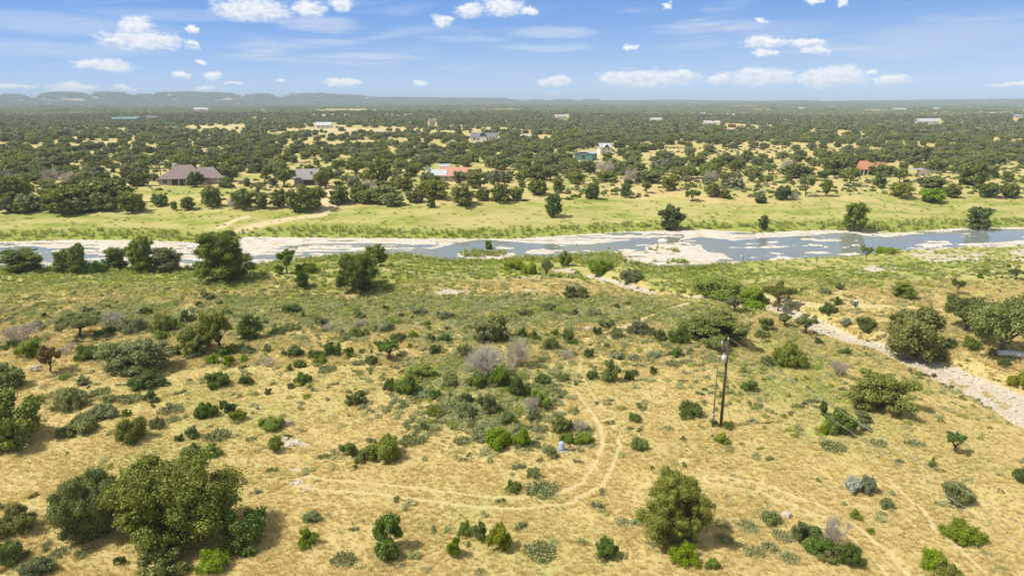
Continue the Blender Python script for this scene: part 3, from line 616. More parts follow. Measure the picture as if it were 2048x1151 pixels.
TREES = {s: [make_tree(s, 100 + 13 * i + len(s), 13000, .034) for i in range(3)] for s in ('oak', 'round', 'spread', 'open', 'cone', 'slim', 'bush')}
HERO = {s: [make_tree(s, 300 + 7 * i, 52000, .0215) for i in range(2)] for s in ('oak', 'round', 'bush')}
MID = {s: [make_tree(s, 500 + 11 * i, 2600, .075) for i in range(4)] for s in ('oak', 'round', 'open', 'bush')}
SHR = {s: [make_shrub(900 + 5 * i + len(s), 7500, .042, s) for i in range(3)] for s in ('dome', 'multi', 'low', 'up')}
SHRL = [make_shrub(1200 + 3 * i, 900, .11, 'dome') for i in range(3)]
DEAD = [make_dead(60 + i, 1.0, 9, 4) for i in range(3)]; DEADT = make_dead(77, 2.2, 7, 5)
CACT = [make_cactus(40 + i) for i in range(4)]

# ------------------------------------------------------------------ plant register: kind, x0, x1, y0, y1 [, trunk x, trunk y]   (photo pixels, turned into places on the ground)
P_NEAR = """
D 161 186 613 624|D 210 226 605 617|D 84 96 619 635|D 12 27 631 640|G 54 72 647 657|X 5 72 661 677|X 200 245 632 647|M 237 297 635 660|D 274 310 611 629|D 300 350 619 662|D 346 362 645 660|B 305 340 654 679|D -6 38 676 698
B 41 97 662 715|X 115 152 689 709|D 150 205 681 719|D 184 211 656 672|D 211 233 649 666|D 255 325 738 772|D 357 398 615 645|D 440 468 615 630|D 390 407 600 612|D 431 448 598 609|B 452 482 680 706|B 411 440 702 726|B 445 472 700 732|B 475 500 705 724
D 406 465 735 774|D 467 512 743 770|B 115 142 744 758|G 150 186 749 769|C 180 220 769 785|C 237 287 778 800|M 107 180 780 808|D 202 235 785 805|D 287 325 778 805|U -70 62 716 776|U -84 124 764 898|G 170 240 798 835|G 120 200 822 866|U 232 300 822 880|G 298 334 825 856|D 243 268 812 833
C 150 165 807 820|C 317 366 802 822|C 212 237 850 868|C 332 362 826 841|D 384 440 795 835|D 435 478 793 826|D 455 496 813 841|G 370 402 840 876|D 346 370 862 882|C 407 462 850 872|C 490 514 857 880|D 536 573 651 670|D 328 362 688 712|D 428 474 688 712|G 372 412 694 716|G 476 512 688 708|B 350 372 640 656|G 200 240 690 712|G 60 100 640 656|G 560 600 640 660|G 620 668 628 650|G 700 740 618 636|G 740 790 636 660|G 820 860 612 630|G 868 910 618 636|G 1030 1068 612 632|G 1078 1116 600 620|G 1164 1204 610 632|G 1190 1230 636 652|X 640 668 648 662|X 520 548 716 732|X 1120 1150 700 716|G 480 530 640 656|G 395 436 580 596|D 597 613 622 635|D 527 537 635 648|D 562 607 605 620|D 684 702 604 615
D 760 785 606 620|D 692 737 651 672|X 707 735 637 653|G 672 692 655 667|D 795 810 623 635|B 762 792 632 646|B 792 808 637 647|B 816 830 627 638|B 842 868 637 657|G 520 548 684 704|D 560 577 694 710|D 575 611 681 713|D 585 614 714 733|D 571 587 725 739|D 614 652 694 716|D 642 692 675 712|D 686 713 685 712|B 627 655 707 726
D 714 731 694 706|C 636 672 723 740|C 703 728 713 728|D 727 759 704 727|D 777 817 660 681|B 814 836 657 675|D 811 828 683 695|D 850 878 662 682|D 877 906 661 684|D 886 908 650 661|D 855 890 683 708|U 932 1026 618 684|X 1006 1062 680 734|G 915 955 674 716|D 587 621 740 766|G 572 590 760 776|G 528 543 770 788
D 763 792 746 780|D 788 842 739 788|L 810 875 722 750|D 684 738 771 811|G 882 917 745 773|D 854 884 772 796|D 932 978 741 773|D 975 1030 720 773|G 957 1002 768 825|D 922 952 812 838|O 849 890 810 827|B 516 573 823 860|B 532 567 856 902|G 837 862 838 860|B 965 1028 842 894|B 1004 1032 820 846|B 1022 1066 846 892|G 1000 1032 812 846|C 940 985 850 880|C 880 935 795 822|G 905 950 776 808|C 985 1012 828 846|G 1050 1085 812 842|C 1060 1098 838 862|X 1046 1078 792 822|C 1080 1112 884 902|G 884 912 740 760|M 905 960 806 830|D 1016 1060 752 790|G 1120 1150 832 856|C 1150 1190 846 862|C 800 850 862 880|C 905 942 866 882
D 1228 1241 600 615|D 1250 1263 600 610|G 1131 1159 612 632|D 1119 1152 649 681|D 1131 1159 674 689|D 1081 1124 667 698|D 1058 1081 655 681|B 1096 1119 652 671|D 1036 1056 645 676|D 1179 1209 646 669|G 1216 1247 650 676|M 1251 1304 645 665|D 1214 1229 635 650|B 1229 1247 630 641|D 1204 1226 684 697|D 1164 1192 691 713|Z 1221 1252 700 717|Z 1254 1278 704 720|Z 1294 1324 699 713
D 1331 1373 689 713|D 1374 1387 693 703|C 1329 1362 712 731|C 1361 1388 712 726|C 1406 1442 705 719|C 1322 1352 681 693|C 1288 1306 672 684|C 1238 1262 681 690|D 1304 1337 646 681|D 1333 1376 648 685|D 1515 1552 625 660|D 1503 1541 655 674|D 1519 1546 707 728|D 1169 1198 730 757|D 1198 1239 711 762|B 1199 1222 745 762|D 1241 1272 735 761|D 1260 1280 732 751|D 1295 1315 728 748
D 1065 1104 740 767|D 1109 1144 741 763|D 1015 1062 741 794|B 1053 1107 769 816|U 1095 1145 819 864|X 1142 1178 840 860|B 1119 1152 857 885|B 1148 1190 858 887|D 1256 1296 865 898|D 1254 1286 819 843|D 1349 1407 795 833|D 1359 1371 868 880|D 1474 1521 752 783|D 1420 1440 832 851|D 1444 1468 837 857|B 1430 1460 855 888|G 1074 1092 709 723
D 1538 1606 676 731|D 1528 1552 714 733|D 1626 1647 671 689|D 1673 1703 690 710|D 1709 1752 626 658|Z 1675 1707 632 650|B 1921 1964 666 698|D 1994 2023 711 734|D 2018 2066 737 769|D 1889 1913 668 696|G 1858 1897 700 721|D 1638 1712 797 866|D 1636 1655 787 830|B 1636 1664 844 866|B 1670 1700 850 867|G 1712 1745 815 846|Z 1718 1744 838 861|X 1658 1692 722 753|D 1861 1873 741 753
U 265 392 1072 1155|B 392 462 1088 1144|D 445 545 998 1100|G 360 402 880 914|D 395 445 883 912|D -12 72 993 1068|D -14 62 1058 1127|G 40 115 1098 1152|D 225 254 1104 1129|C 147 185 1088 1109|C 100 140 1082 1110|G 604 647 1014 1044|B 588 637 1049 1094|D 682 720 871 910|D 702 746 893 926|D 729 808 860 919|B 704 717 924 937|D 724 828 1024 1117
B 910 946 1032 1072|B 892 928 1064 1112|D 945 980 1032 1082|D 972 1032 1029 1100|C 660 713 1085 1128|C 785 814 1112 1134|C 842 864 1124 1142|C 948 975 1128 1148|G 1091 1119 884 914|G 1047 1086 928 957|C 1050 1117 948 988|D 1008 1043 956 984|C 1046 1113 1056 1114|D 1186 1240 1059 1116|B 1409 1442 1109 1138|B 1330 1400 1085 1120|D 1298 1309 927 938
Y 1684 1724 939 983|Z 1713 1753 937 984|B 1697 1725 1012 1039|B 1732 1751 1048 1067|G 1756 1790 987 1016|U 1879 1947 953 1006|B 1880 1960 1033 1083|B 1834 1895 1088 1138|U 1858 1932 1112 1172|D 2019 2062 919 962|D 1856 1870 909 933|D 1598 1652 1038 1084|D 1600 1678 1060 1108|D 1664 1725 1071 1130|G 1518 1565 1012 1048|G 1582 1610 1032 1082|X 1640 1690 1040 1100|D 1636 1668 1095 1124
C 1545 1588 1040 1078|C 1520 1560 1062 1100|C 1560 1600 1085 1122|C 1470 1515 1028 1060|C 1428 1468 1052 1085|C 1485 1530 1080 1112|C 1430 1462 1030 1052|C 1740 1775 868 890|C 1640 1690 875 893|C 1815 1850 872 890|C 1752 1775 1012 1030|D 1952 1967 542 556|D 1965 1976 535 544|D 2012 2022 524 535|G 1666 1688 559 578|D 1666 1681 589 609|D 1638 1671 602 624|G 1636 1662 572 586|D 1154 1180 562 596|G 1124 1156 560 596
B 167 213 515 546|B 1748 1770 489 507|B 1768 1792 490 507|L 1005 1056 514 541|L 1170 1230 508 545|L 1040 1080 520 548|G 1240 1290 530 560|L 1380 1480 556 582|L 1460 1550 580 612|B 592 640 518 545|B 545 570 525 548"""
P_TREE = """
spread grey 106 198 624 664 169 674|open rust 75 125 681 736 104 744|oak grey 220 360 664 748|oak oak 348 430 640 710|oak oak 415 480 620 706 428 704|round dark 475 526 626 678|open dark 745 812 671 716 780 717|oak oak 1362 1506 608 692|open grey 1449 1492 588 624|open grey 1588 1638 619 669 1612 668|oak oak 1757 1897 594 712
open grey 1553 1586 622 654|oak oak 1890 1976 586 648 1925 661|oak oak 1938 2084 584 716 1993 709|oak oak 1695 1828 726 822|open dark 1885 1932 856 899 1909 905|HB grey 120 256 926 1076|HB oak 228 474 884 1094|HR olive 1284 1416 940 1088
round river 0 92 493 545 45 544|round river 109 147 499 545|round river 137 179 483 547 160 548|round river 208 255 495 540|round river 255 316 475 544|round grey 300 369 495 544|HR river 392 499 463 560|slim river 550 597 494 548|round dark 590 621 540 576|HB dark 670 764 496 580|round river 728 776 489 533|round bright 968 986 480 500
round dark 1088 1127 383 434 1107 434|round dark 1317 1366 409 459|round dark 1515 1538 430 459|cone river 1077 1109 509 553|round bright 1116 1145 502 532|round river 1682 1734 404 462|round dark 1930 1982 413 460|spread bright 1720 1745 490 512 1731 522|spread oak 1531 1585 564 612 1553 622|oak bright 1776 1833 556 595|spread dark 1901 1927 557 580 1914 589|spread dark 2018 2044 536 553 2031 560
oak oak 80 176 366 424|oak oak 148 268 357 407|oak oak -10 62 348 402|oak grey 30 95 384 420|oak oak 234 293 376 424|oak dark 369 412 341 374|oak oak 398 447 364 414|oak oak 458 514 372 417|oak oak 430 479 326 363|round dark 360 392 393 419|round dark 342 356 402 420|oak oak 257 302 340 372|oak oak 573 652 363 422|round olive 661 702 371 407|oak oak 628 674 336 374 652 376|oak dark 543 592 336 368 572 373|oak oak 730 784 314 366|oak oak 893 952 366 410|oak oak 828 897 356 396
oak oak 788 828 350 382|round oak 933 967 346 376|oak oak 978 1026 361 404|oak oak 1018 1050 369 400|round oak 511 541 386 416|round oak 540 578 378 414|round dark 854 873 394 415|oak oak 700 745 362 398|oak grey 740 800 366 396|round oak 1103 1130 356 386|round dark 1167 1201 366 398|round dark 1239 1264 366 395|open oak 1279 1305 361 386|oak oak 1318 1357 351 380|open dark 1369 1402 379 402|oak oak 1409 1441 361 393|round oak 1436 1462 378 396|oak dark 1504 1534 386 405
oak oak 1050 1102 355 388|oak oak 1440 1482 342 372|round dark 1545 1583 371 399|open grey 1595 1629 346 393|cone olive 1635 1670 351 392|oak oak 1738 1788 326 352|oak oak 1785 1817 334 364 1797 365|oak oak 1778 1828 361 394|oak oak 1834 1890 351 375|oak oak 1908 1978 321 370|oak bright 1838 1886 371 404|round oak 1884 1920 366 394|oak dark 1950 2000 361 394|oak oak 1996 2042 362 394|oak oak 1638 1716 310 350|oak oak 1815 1863 291 322|oak oak 1844 1895 316 345|round dark 1746 1772 349 376
oak oak 180 240 380 421|oak grey -6 42 388 424|oak oak 22 72 396 425|oak oak 118 202 387 424|oak dark 298 342 384 410|round oak 655 690 384 408|oak oak 700 762 377 406|oak grey 756 814 384 407|oak oak 812 852 378 405|oak oak 948 986 374 400|oak ash 1260 1312 340 364|oak ash 1450 1490 352 376|oak oak 1480 1530 330 352|oak oak 1190 1240 340 362|oak oak 1560 1625 330 352|oak oak 1040 1100 325 360|oak oak 1270 1330 335 366|oak oak 1390 1450 325 352|round oak 1130 1170 345 368"""
P_DEADMID = "82 122 340 368|122 160 346 368|14 42 347 374|725 752 362 390|1244 1278 339 366|1192 1226 324 352|1410 1436 344 368|1560 1592 322 348|455 478 398 418|1575 1600 385 398|1836 1866 343 356"

def place_bbox(x0, x1, y0, y1, tree=False, tpx=None, tpy=None):
    w = x1 - x0; Sx = y1 - y0; cx = (x0 + x1) / 2; cy = (y0 + y1) / 2
    gpy = y1 - .12 * w if tpy is None else tpy
    X, Y, Z = ground(cx if tpx is None else tpx, gpy)
    D = math.sqrt(X * X + Y * Y + (HCAM - Z) ** 2); dep = math.asin((HCAM - Z) / D); mp = D / F * math.cos(math.atan(math.hypot(cx - CXP, cy - CYP) / F)) 
    r = w / 2 * mp
    if tpy is None:                       # sits on the ground: ellipsoid silhouette
        hv = Sx / 2; q = max(hv ** 2 - (w / 2 * math.sin(dep)) ** 2, (0.22 * w) ** 2); H = 2 * math.sqrt(q) / math.cos(dep) * mp
        H = max(H, .35 * r)
        gpy = cy + H / 2 / mp * math.cos(dep); X, Y, Z = ground(cx, gpy)
        return X, Y, Z, r, H, cx, cy
    H = (tpy - y0) / math.cos(dep) * mp * .96 - r * math.sin(dep) * .25
    return X, Y, Z, r, H, cx, cy
REG = []      # every plant: dict(obj, px, py, noun, adj)
def place(o, X, Y, Z, sx, sy, sz, rz=None):
    o.location = (X, Y, Z - .04); o.scale = (sx * 1.06, sy * 1.06, sz * 1.03); o.rotation_euler = (0, 0, random.uniform(0, 6.28) if rz is None else rz)
def override(o, i, m):
    o.material_slots[i].link = 'OBJECT'; o.material_slots[i].material = m
KIND = {'D': ('dark green', 'shrub', 'dark'), 'B': ('bright green', 'shrub', 'bright'), 'G': ('grey-green', 'shrub', 'grey'), 'M': ('low grey-green', 'shrub', 'grey'), 'O': ('olive', 'shrub', 'olive'),
        'L': ('light green leafy', 'shrub', 'bright'), 'Z': ('blue-grey', 'shrub', 'blue'), 'Y': ('silvery white', 'shrub', 'silver'), 'U': ('large olive-green', 'shrub', 'oak')}
GRP = {'shrub': 'shrubs and bushes on the dry grassland', 'prickly pear': 'prickly pear clumps in the grass', 'dead bush': 'leafless grey bushes', 'tree': 'trees on both sides of the river'}
def size_word(r): return 'tiny' if r < .55 else 'small' if r < 1.0 else 'medium' if r < 1.8 else 'big' if r < 3.2 else 'very big'
def add_shrub(k, X, Y, Z, r, H, cx, cy):
    if k == 'C':
        o = link('prickly_pear_clump', random.choice(CACT)); place(o, X, Y, Z, r, r, r * .9); REG.append(dict(o=o, px=cx, py=cy, noun='prickly pear', adj='spiny green', r=r)); return o
    if k == 'X':
        o = link('dead_bush', random.choice(DEAD)); place(o, X, Y, Z, r * 1.35, r * 1.35, max(H, r) * 1.15); REG.append(dict(o=o, px=cx, py=cy, noun='dead bush', adj='leafless grey', r=r)); return o
    adj, noun, mk = KIND[k]
    asp = H / r; st = 'up' if asp > 1.7 else 'low' if (asp < .62 or k == 'M') else random.choice(['dome', 'dome', 'multi'])
    hz = {'up': 1.45, 'low': .62, 'dome': .98, 'multi': .98}[st]
    o = link('shrub', random.choice(SHR[st])); place(o, X, Y, Z, r, r * random.uniform(.8, 1.05), H / hz); 
    if k in 'D' and random.random() < .35: mk = random.choice(['olive', 'oak', 'river'])
    override(o, 0, LM[mk]); REG.append(dict(o=o, px=cx, py=cy, noun=noun, adj=adj, r=r)); return o
def tree_obj(style, mk, X, Y, Z, sx, sy, sz, cx, cy, lib, adj=None, name='oak_tree'):
    c_, t = random.choice(lib); root = thing(name, None, 'tree', (X, Y, Z), random.uniform(0, 6.28)); root.scale = (sx, sy, sz)
    co = link('crown', c_, root); override(co, 0, LM[mk]); link('trunk', t, root)
    REG.append(dict(o=root, px=cx, py=cy, noun='tree', adj=adj or {'oak': 'oak', 'grey': 'grey-green', 'dark': 'dark green', 'river': 'leafy green', 'rust': 'rusty brown', 'olive': 'olive-green', 'bright': 'yellow-green', 'ash': 'ash-grey', 'far': 'dull green'}[mk], r=sx)); return root
TOPZ = {'bush': 1.2, 'oak': 1.36, 'round': 1.86, 'spread': 1.42, 'open': 1.62, 'cone': 1.95, 'slim': 2.4}
special = {}
for row in P_NEAR.strip().replace('\n', '|').split('|'):
    p = row.split(); v = [float(a) for a in p[1:]]; o = add_shrub(p[0], *place_bbox(*v)); special[(p[0], int(v[0]))] = o
for row in P_TREE.strip().replace('\n', '|').split('|'):
    p = row.split(); v = [float(a) for a in p[2:]]; st = p[0]; hero = st in ('HO', 'HR'); s0 = {'HO': 'oak', 'HR': 'round', 'HB': 'bush'}.get(st, st); hero = hero or st == 'HB'
    if st == 'oak' and len(v) == 4: s0 = 'bush'
    if st == 'oak' and v[1] < 513 and v[3] < 430: s0 = 'bush'
    X, Y, Z, r, H, cx, cy = place_bbox(*v[:4], tpx=v[4] if len(v) > 4 else None, tpy=v[5] if len(v) > 4 else None)
    H *= .84 if s0 == 'bush' and len(v) == 4 else .9 if hero else 1
    far = Y > 205; lib = HERO[s0] if hero else (MID[s0] if far and s0 in MID else TREES[s0])
    nm_ = {'bush': 'oak_tree', 'oak': 'oak_tree', 'round': 'round_tree', 'spread': 'spreading_tree', 'open': 'open_crowned_tree', 'cone': 'pointed_tree', 'slim': 'slender_tree'}[s0]
    if len(v) > 4:      # crown centred on its own box although the trunk stands aside
        X = X * .5 + .5 * ground(cx, v[5])[0]
    special[('T', int(v[0]))] = tree_obj(s0, p[1], X, Y, Z, r * 1.04, r * .96, H / TOPZ[s0], cx, cy, lib, name=nm_)
for row in P_DEADMID.split('|'): add_shrub('X', *place_bbox(*[float(a) for a in row.split()]))
# bare grey tree in the middle
X, Y, Z, r, H, cx, cy = place_bbox(938, 1012, 672, 750, tpx=975, tpy=752)
bt = link('bare_tree', DEADT); place(bt, X, Y, Z, 4.0, 4.0, 4.0); REG.append(dict(o=bt, px=975, py=712, noun='bare tree', adj='', r=2)); special['bare'] = bt

# ------------------------------------------------------------------ scatter helper (stuff)
def scatter(name, src_meshes, X, Y, Z, scale, pick, zs=None, label=None, cat=None, group=None, tilt=.12):
    scol = bpy.data.collections.new(name + '_sources')
    for i, me in enumerate(src_meshes):
        parts = me if isinstance(me, (list, tuple)) else (me,)
        if len(parts) == 1: o = bpy.data.objects.new('source_%02d' % i, parts[0]); scol.objects.link(o)
    me = bpy.data.meshes.new(name); n = len(X); me.vertices.add(n); me.vertices.foreach_set('co', np.stack([X, Y, Z], 1).astype(np.float32).ravel())
    zs = scale if zs is None else zs
    a = me.attributes.new('isc', 'FLOAT_VECTOR', 'POINT'); a.data.foreach_set('vector', np.stack([scale, scale, zs], 1).astype(np.float32).ravel())
    a = me.attributes.new('irot', 'FLOAT_VECTOR', 'POINT'); a.data.foreach_set('vector', np.stack([rng.normal(0, tilt, n), rng.normal(0, tilt, n), rng.uniform(0, 6.28, n)], 1).astype(np.float32).ravel())
    a = me.attributes.new('pick', 'INT', 'POINT'); a.data.foreach_set('value', np.asarray(pick, np.int32))
    o = link(name, me); ng = bpy.data.node_groups.new(name + '_nodes', 'GeometryNodeTree')
    ng.interface.new_socket(name='Geometry', in_out='INPUT', socket_type='NodeSocketGeometry'); ng.interface.new_socket(name='Geometry', in_out='OUTPUT', socket_type='NodeSocketGeometry')
    N = ng.nodes; L = ng.links; gi = N.new('NodeGroupInput'); go = N.new('NodeGroupOutput'); ip = N.new('GeometryNodeInstanceOnPoints'); ci_ = N.new('GeometryNodeCollectionInfo')
    ci_.inputs['Collection'].default_value = scol; ci_.inputs['Separate Children'].default_value = True; ci_.inputs['Reset Children'].default_value = True
    def attr(nm, ty): q = N.new('GeometryNodeInputNamedAttribute'); q.data_type = ty; q.inputs[0].default_value = nm; return q.outputs[0]
    L.new(gi.outputs[0], ip.inputs['Points']); L.new(ci_.outputs[0], ip.inputs['Instance']); ip.inputs['Pick Instance'].default_value = True
    L.new(attr('pick', 'INT'), ip.inputs['Instance Index']); L.new(attr('isc', 'FLOAT_VECTOR'), ip.inputs['Scale'])
    e2r = N.new('FunctionNodeEulerToRotation'); L.new(attr('irot', 'FLOAT_VECTOR'), e2r.inputs[0]); L.new(e2r.outputs[0], ip.inputs['Rotation'])
    L.new(ip.outputs[0], go.inputs[0]); md = o.modifiers.new('scatter', 'NODES'); md.node_group = ng
    return tag(o, label, cat, group, 'stuff')
def variant(me, m, name):
    q = me.copy(); q.materials.clear(); q.materials.append(m); q.name = name; return q
def with_trunk(ct, leafm):      # crown and trunk in one mesh for the distant woods
    c_, t = ct; q = QB()
    for me, mi in ((c_, 0), (t, 1)):
        V = np.zeros(len(me.vertices) * 3); me.vertices.foreach_get('co', V); Fq = np.zeros(len(me.loops), int); me.loops.foreach_get('vertex_index', Fq)
        if len(Fq) != len(me.polygons) * 4: 
            Fq = np.array([list(p.vertices) + [p.vertices[-1]] * (4 - len(p.vertices)) for p in me.polygons]).ravel()
        T = np.full(len(me.vertices), .5)
        if 'tint' in me.attributes: me.attributes['tint'].data.foreach_get('value', T)
        q.add(V.reshape(-1, 3), Fq.reshape(-1, 4), mi, T)
    return q.mesh('tree_far', [leafm, BARK])

# ------------------------------------------------------------------ woods beyond the river
HOUSE_BOX = [(318, 436, 326, 378), (586, 640, 334, 372), (838, 942, 326, 362), (1148, 1192, 298, 322), (1194, 1230, 284, 312), (934, 1000, 260, 284), (626, 668, 240, 260), (226, 276, 234, 241), (1708, 1794, 320, 352), (1822, 1856, 332, 350), (1828, 1882, 232, 250), (1110, 1136, 226, 238),
             (1298, 1324, 234, 244), (1406, 1438, 240, 250), (382, 420, 212, 222), (1040, 1066, 266, 276), (1784, 1812, 216, 222), (1596, 1612, 214, 220), (2026, 2048, 230, 238), (1456, 1474, 246, 256), (484, 506, 354, 368), (856, 872, 234, 252), (940, 975, 318, 345), (430, 458, 338, 362)]
CLEAR = [(700, 262, 190, 9, .95), (440, 256, 70, 9, .85), (900, 258, 120, 7, .7), (1530, 302, 240, 19, .9), (1590, 335, 60, 10, .6), (1500, 255, 70, 5, .9), (1330, 228, 110, 3, .8), (1460, 229, 60, 3, .9), (410, 305, 60, 10, .6), (230, 258, 110, 4, .6), (130, 332, 110, 8, .6), (270, 282, 20, 8, .8),
         (380, 385, 80, 18, .97), (560, 378, 60, 14, .8), (960, 372, 26, 10, .8), (1650, 370, 90, 14, .8), (1850, 298, 60, 9, .6), (1260, 372, 200, 18, .75), (970, 348, 40, 8, .8), (1900, 358, 120, 6, .6), (1170, 395, 500, 8, .8), (620, 398, 140, 14, .9), (1500, 345, 90, 9, .55), (1880, 310, 120, 7, .5), (1010, 330, 50, 6, .5), (600, 315, 60, 5, .5), (1700, 270, 80, 4, .5), (1740, 400, 400, 8, .7), (1330, 318, 80, 6, .5)]
def wood_points(n, Y0, Y1, sep_px=0.0, dens=.70, s=1):
    r = np.random.default_rng(s); Y = np.sqrt(r.uniform(Y0 ** 2, Y1 ** 2, n)); X = r.uniform(-.86, .86, n) * Y; Z = height(X, Y)
    px, py = project(X, Y, Z); dn, df = bank(X, Y)
    nse = fbm(X / 34, Y / 34, 301, 3) * .55 + fbm(X / 110, Y / 110, 302, 3) * .45
    pr = sstep(nse, .41, .60) * dens + .07; pr *= (1 - ell(px, py, CLEAR, .35)); pr *= sstep(df + 18 * (px < 520), 62, 80)
    pr *= np.where(np.hypot(X, Y) > 600, 1.0, .8)
    k = (r.uniform(size=n) < pr) & (df > 42)
    for (a, b, c_, d) in HOUSE_BOX: k &= ~((px > a - 3) & (px < b + 3) & (py > c_ + (d - c_) * .25) & (py < d + 4))
    k &= (px > -160) & (px < 2210) & np.isfinite(px)
    return X[k], Y[k], Z[k], px[k], py[k]
# keep clear of hand placed ones
HP = np.array([(q['o'].location.x, q['o'].location.y, q['r']) for q in REG])
def not_near(X, Y, f=.75, extra=1.5):
    k = np.ones(len(X), bool)
    for (x, y, r) in HP: k &= np.hypot(X - x, Y - y) > r * f + extra
    return k
X, Y, Z, px, py = wood_points(9200, 222, 640, s=11)
order = np.argsort(Y); keep = []; cell = {}
rad = rng.uniform(2.1, 4.3, len(X)) * (1 + .15 * (Y > 300))
nn = not_near(X, Y)
for i in order:
    if not nn[i]: continue
    ck = (int(X[i] // 8), int(Y[i] // 8)); ok = True
    for a in (-1, 0, 1):
        for b in (-1, 0, 1):
            for j in cell.get((ck[0] + a, ck[1] + b), ()):
                if math.hypot(X[i] - X[j], Y[i] - Y[j]) < (rad[i] + rad[j]) * .62: ok = False
    if ok: cell.setdefault(ck, []).append(i); keep.append(i)
ntree = sum(1 for q in REG if q['noun'] == 'tree'); vis = [i for i in keep if -20 < px[i] < 2068]; ind = set(vis[:300 - ntree])
rest = [i for i in keep if i not in ind]
styles = ['bush', 'bush', 'bush', 'oak', 'round', 'open']; mks = ['oak', 'grey', 'grey', 'oak', 'olive', 'grey', 'ash', 'dark', 'far']
for i in ind:
    st = random.choice(styles); r = rad[i] * (.8 if st != 'oak' else 1.05)
    hh = r * random.uniform(.8, 1.15) * (1.0 if st in ('oak', 'bush') else .8)
    tree_obj(st, random.choice(mks), X[i], Y[i], Z[i], r, r * random.uniform(.85, 1.1), hh, px[i], py[i] - hh * F / Y[i] * .7, MID[st], name={'bush': 'oak_tree', 'oak': 'oak_tree', 'round': 'round_tree', 'open': 'open_crowned_tree'}[st])
X2, Y2, Z2, _, _ = wood_points(52000, 640, 1700, dens=.74, s=12)
rest = np.array(rest); RXs = np.concatenate([X[rest], X2]); RYs = np.concatenate([Y[rest], Y2]); RZs = np.concatenate([Z[rest], Z2])
rs = np.concatenate([rad[rest], rng.uniform(2.2, 4.6, len(X2))])
LOW = [make_tree(s, 700 + i, 420, .19) for i, s in enumerate(('bush', 'round', 'bush', 'open', 'bush', 'oak'))]
far_src = [with_trunk(LOW[i], LM[k]) for i, k in enumerate(('oak', 'far', 'grey', 'ash', 'far', 'olive'))]
MIDs = [with_trunk(MID['bush'][i], LM[k]) for i, k in enumerate(('oak', 'grey', 'far', 'oak'))]
pick = np.where(np.arange(len(rs)) < len(rest), 6 + rng.integers(0, 4, len(rs)), rng.choice([0, 0, 0, 1, 1, 1, 2, 2, 3, 4, 4, 5, 5], len(rs)))
scatter('distant_trees', far_src + MIDs, RXs, RYs, RZs, rs, pick, rs * rng.uniform(.7, 1.05, len(rs)), 'hundreds of smaller oaks and junipers filling the plain towards the horizon', 'woods', None, .05)
# clumps of trees for the far plain and the hills
def clump(seed, k, R_, r0, mk):
    r = np.random.default_rng(seed); L = []
    for i in range(k):
        a = r.uniform(0, 6.28); q = math.sqrt(r.uniform()) * R_; rr = r0 * r.uniform(.7, 1.3); L.append((q * math.cos(a), q * math.sin(a), rr * r.uniform(.35, .8), rr))
    q = QB(); lobes_leaves(q, L, k * 26, r0 * .34, 0, .9, r=r); return q.mesh('clump', [LM[mk]])
CL = [clump(800 + i, 14, 15, 3.4, k) for i, k in enumerate(('oak', 'far', 'far', 'grey'))]; CLF = [clump(850 + i, 26, 42, 6.0, k) for i, k in enumerate(('oak', 'far', 'far'))]
def far_pts(n, Y0, Y1, lo, hi, s):
    r = np.random.default_rng(s); Y = np.sqrt(r.uniform(Y0 ** 2, Y1 ** 2, n)); X = r.uniform(-.86, .86, n) * Y; Z = height(X, Y); px, py = project(X, Y, Z)
    nse = fbm(X / 90, Y / 90, 301, 3) * .5 + fbm(X / 300, Y / 420, 303, 4) * .5; pr = sstep(nse, lo, hi) * (1 - ell(px, py, CLEAR, .35))
    k = (r.uniform(size=n) < pr)
    for (a, b, c_, d) in HOUSE_BOX: k &= ~((px > a - 3) & (px < b + 3) & (py > c_ + (d - c_) * .3) & (py < d + 2))
    return X[k], Y[k], Z[k]
X, Y, Z = far_pts(24000, 1650, 4600, .40, .54, 5); X3, Y3, Z3 = far_pts(11000, 4500, 8200, .32, .46, 6)
pk = np.concatenate([rng.integers(0, 4, len(X)), 4 + rng.integers(0, 3, len(X3))]); sc_ = np.concatenate([rng.uniform(.8, 1.3, len(X)), rng.uniform(.8, 1.3, len(X3))])
scatter('far_woods', CL + CLF, np.concatenate([X, X3]), np.concatenate([Y, Y3]), np.concatenate([Z, Z3]) - .3, sc_, pk, None, 'hazy blue-green woods covering the far plain and the hills', 'woods', None, .0)

# small shrubs as individuals up to the limit, then weeds as stuff
def shrub_points(n, Y0, Y1, s):
    r = np.random.default_rng(s); Y = r.uniform(Y0, Y1, n); X = r.uniform(-.8, .8, n) * Y; Z = height(X, Y); M = masks(X, Y, Z); return X, Y, Z, M, r
nsh = sum(1 for q in REG if q['noun'] == 'shrub')
X, Y, Z, M, r = shrub_points(2600, 216, 300, 31)
k = (M['df'] > 44) & (r.uniform(size=len(X)) < .5 * sstep(fbm(X / 12, Y / 12, 91, 3), .42, .6)) & (M['rock'] < .6) & not_near(X, Y) & (M['px'] > 0) & (M['px'] < 2048)
idx = np.where(k)[0][:max(0, 300 - nsh)]
for i in idx:
    rr = float(r.uniform(.6, 1.5)); o = link('shrub', random.choice(SHRL)); place(o, X[i], Y[i], Z[i], rr, rr, rr * random.uniform(.8, 1.2)); mk, aj = random.choice([('dark', 'dark green'), ('oak', 'olive-green'), ('grey', 'grey-green')])
    override(o, 0, LM[mk]); REG.append(dict(o=o, px=float(M['px'][i]), py=float(M['py'][i]), noun='shrub', adj=aj, r=rr))
print('trees', sum(q['noun'] == 'tree' for q in REG), 'shrubs', sum(q['noun'] == 'shrub' for q in REG), 'reg', len(REG))

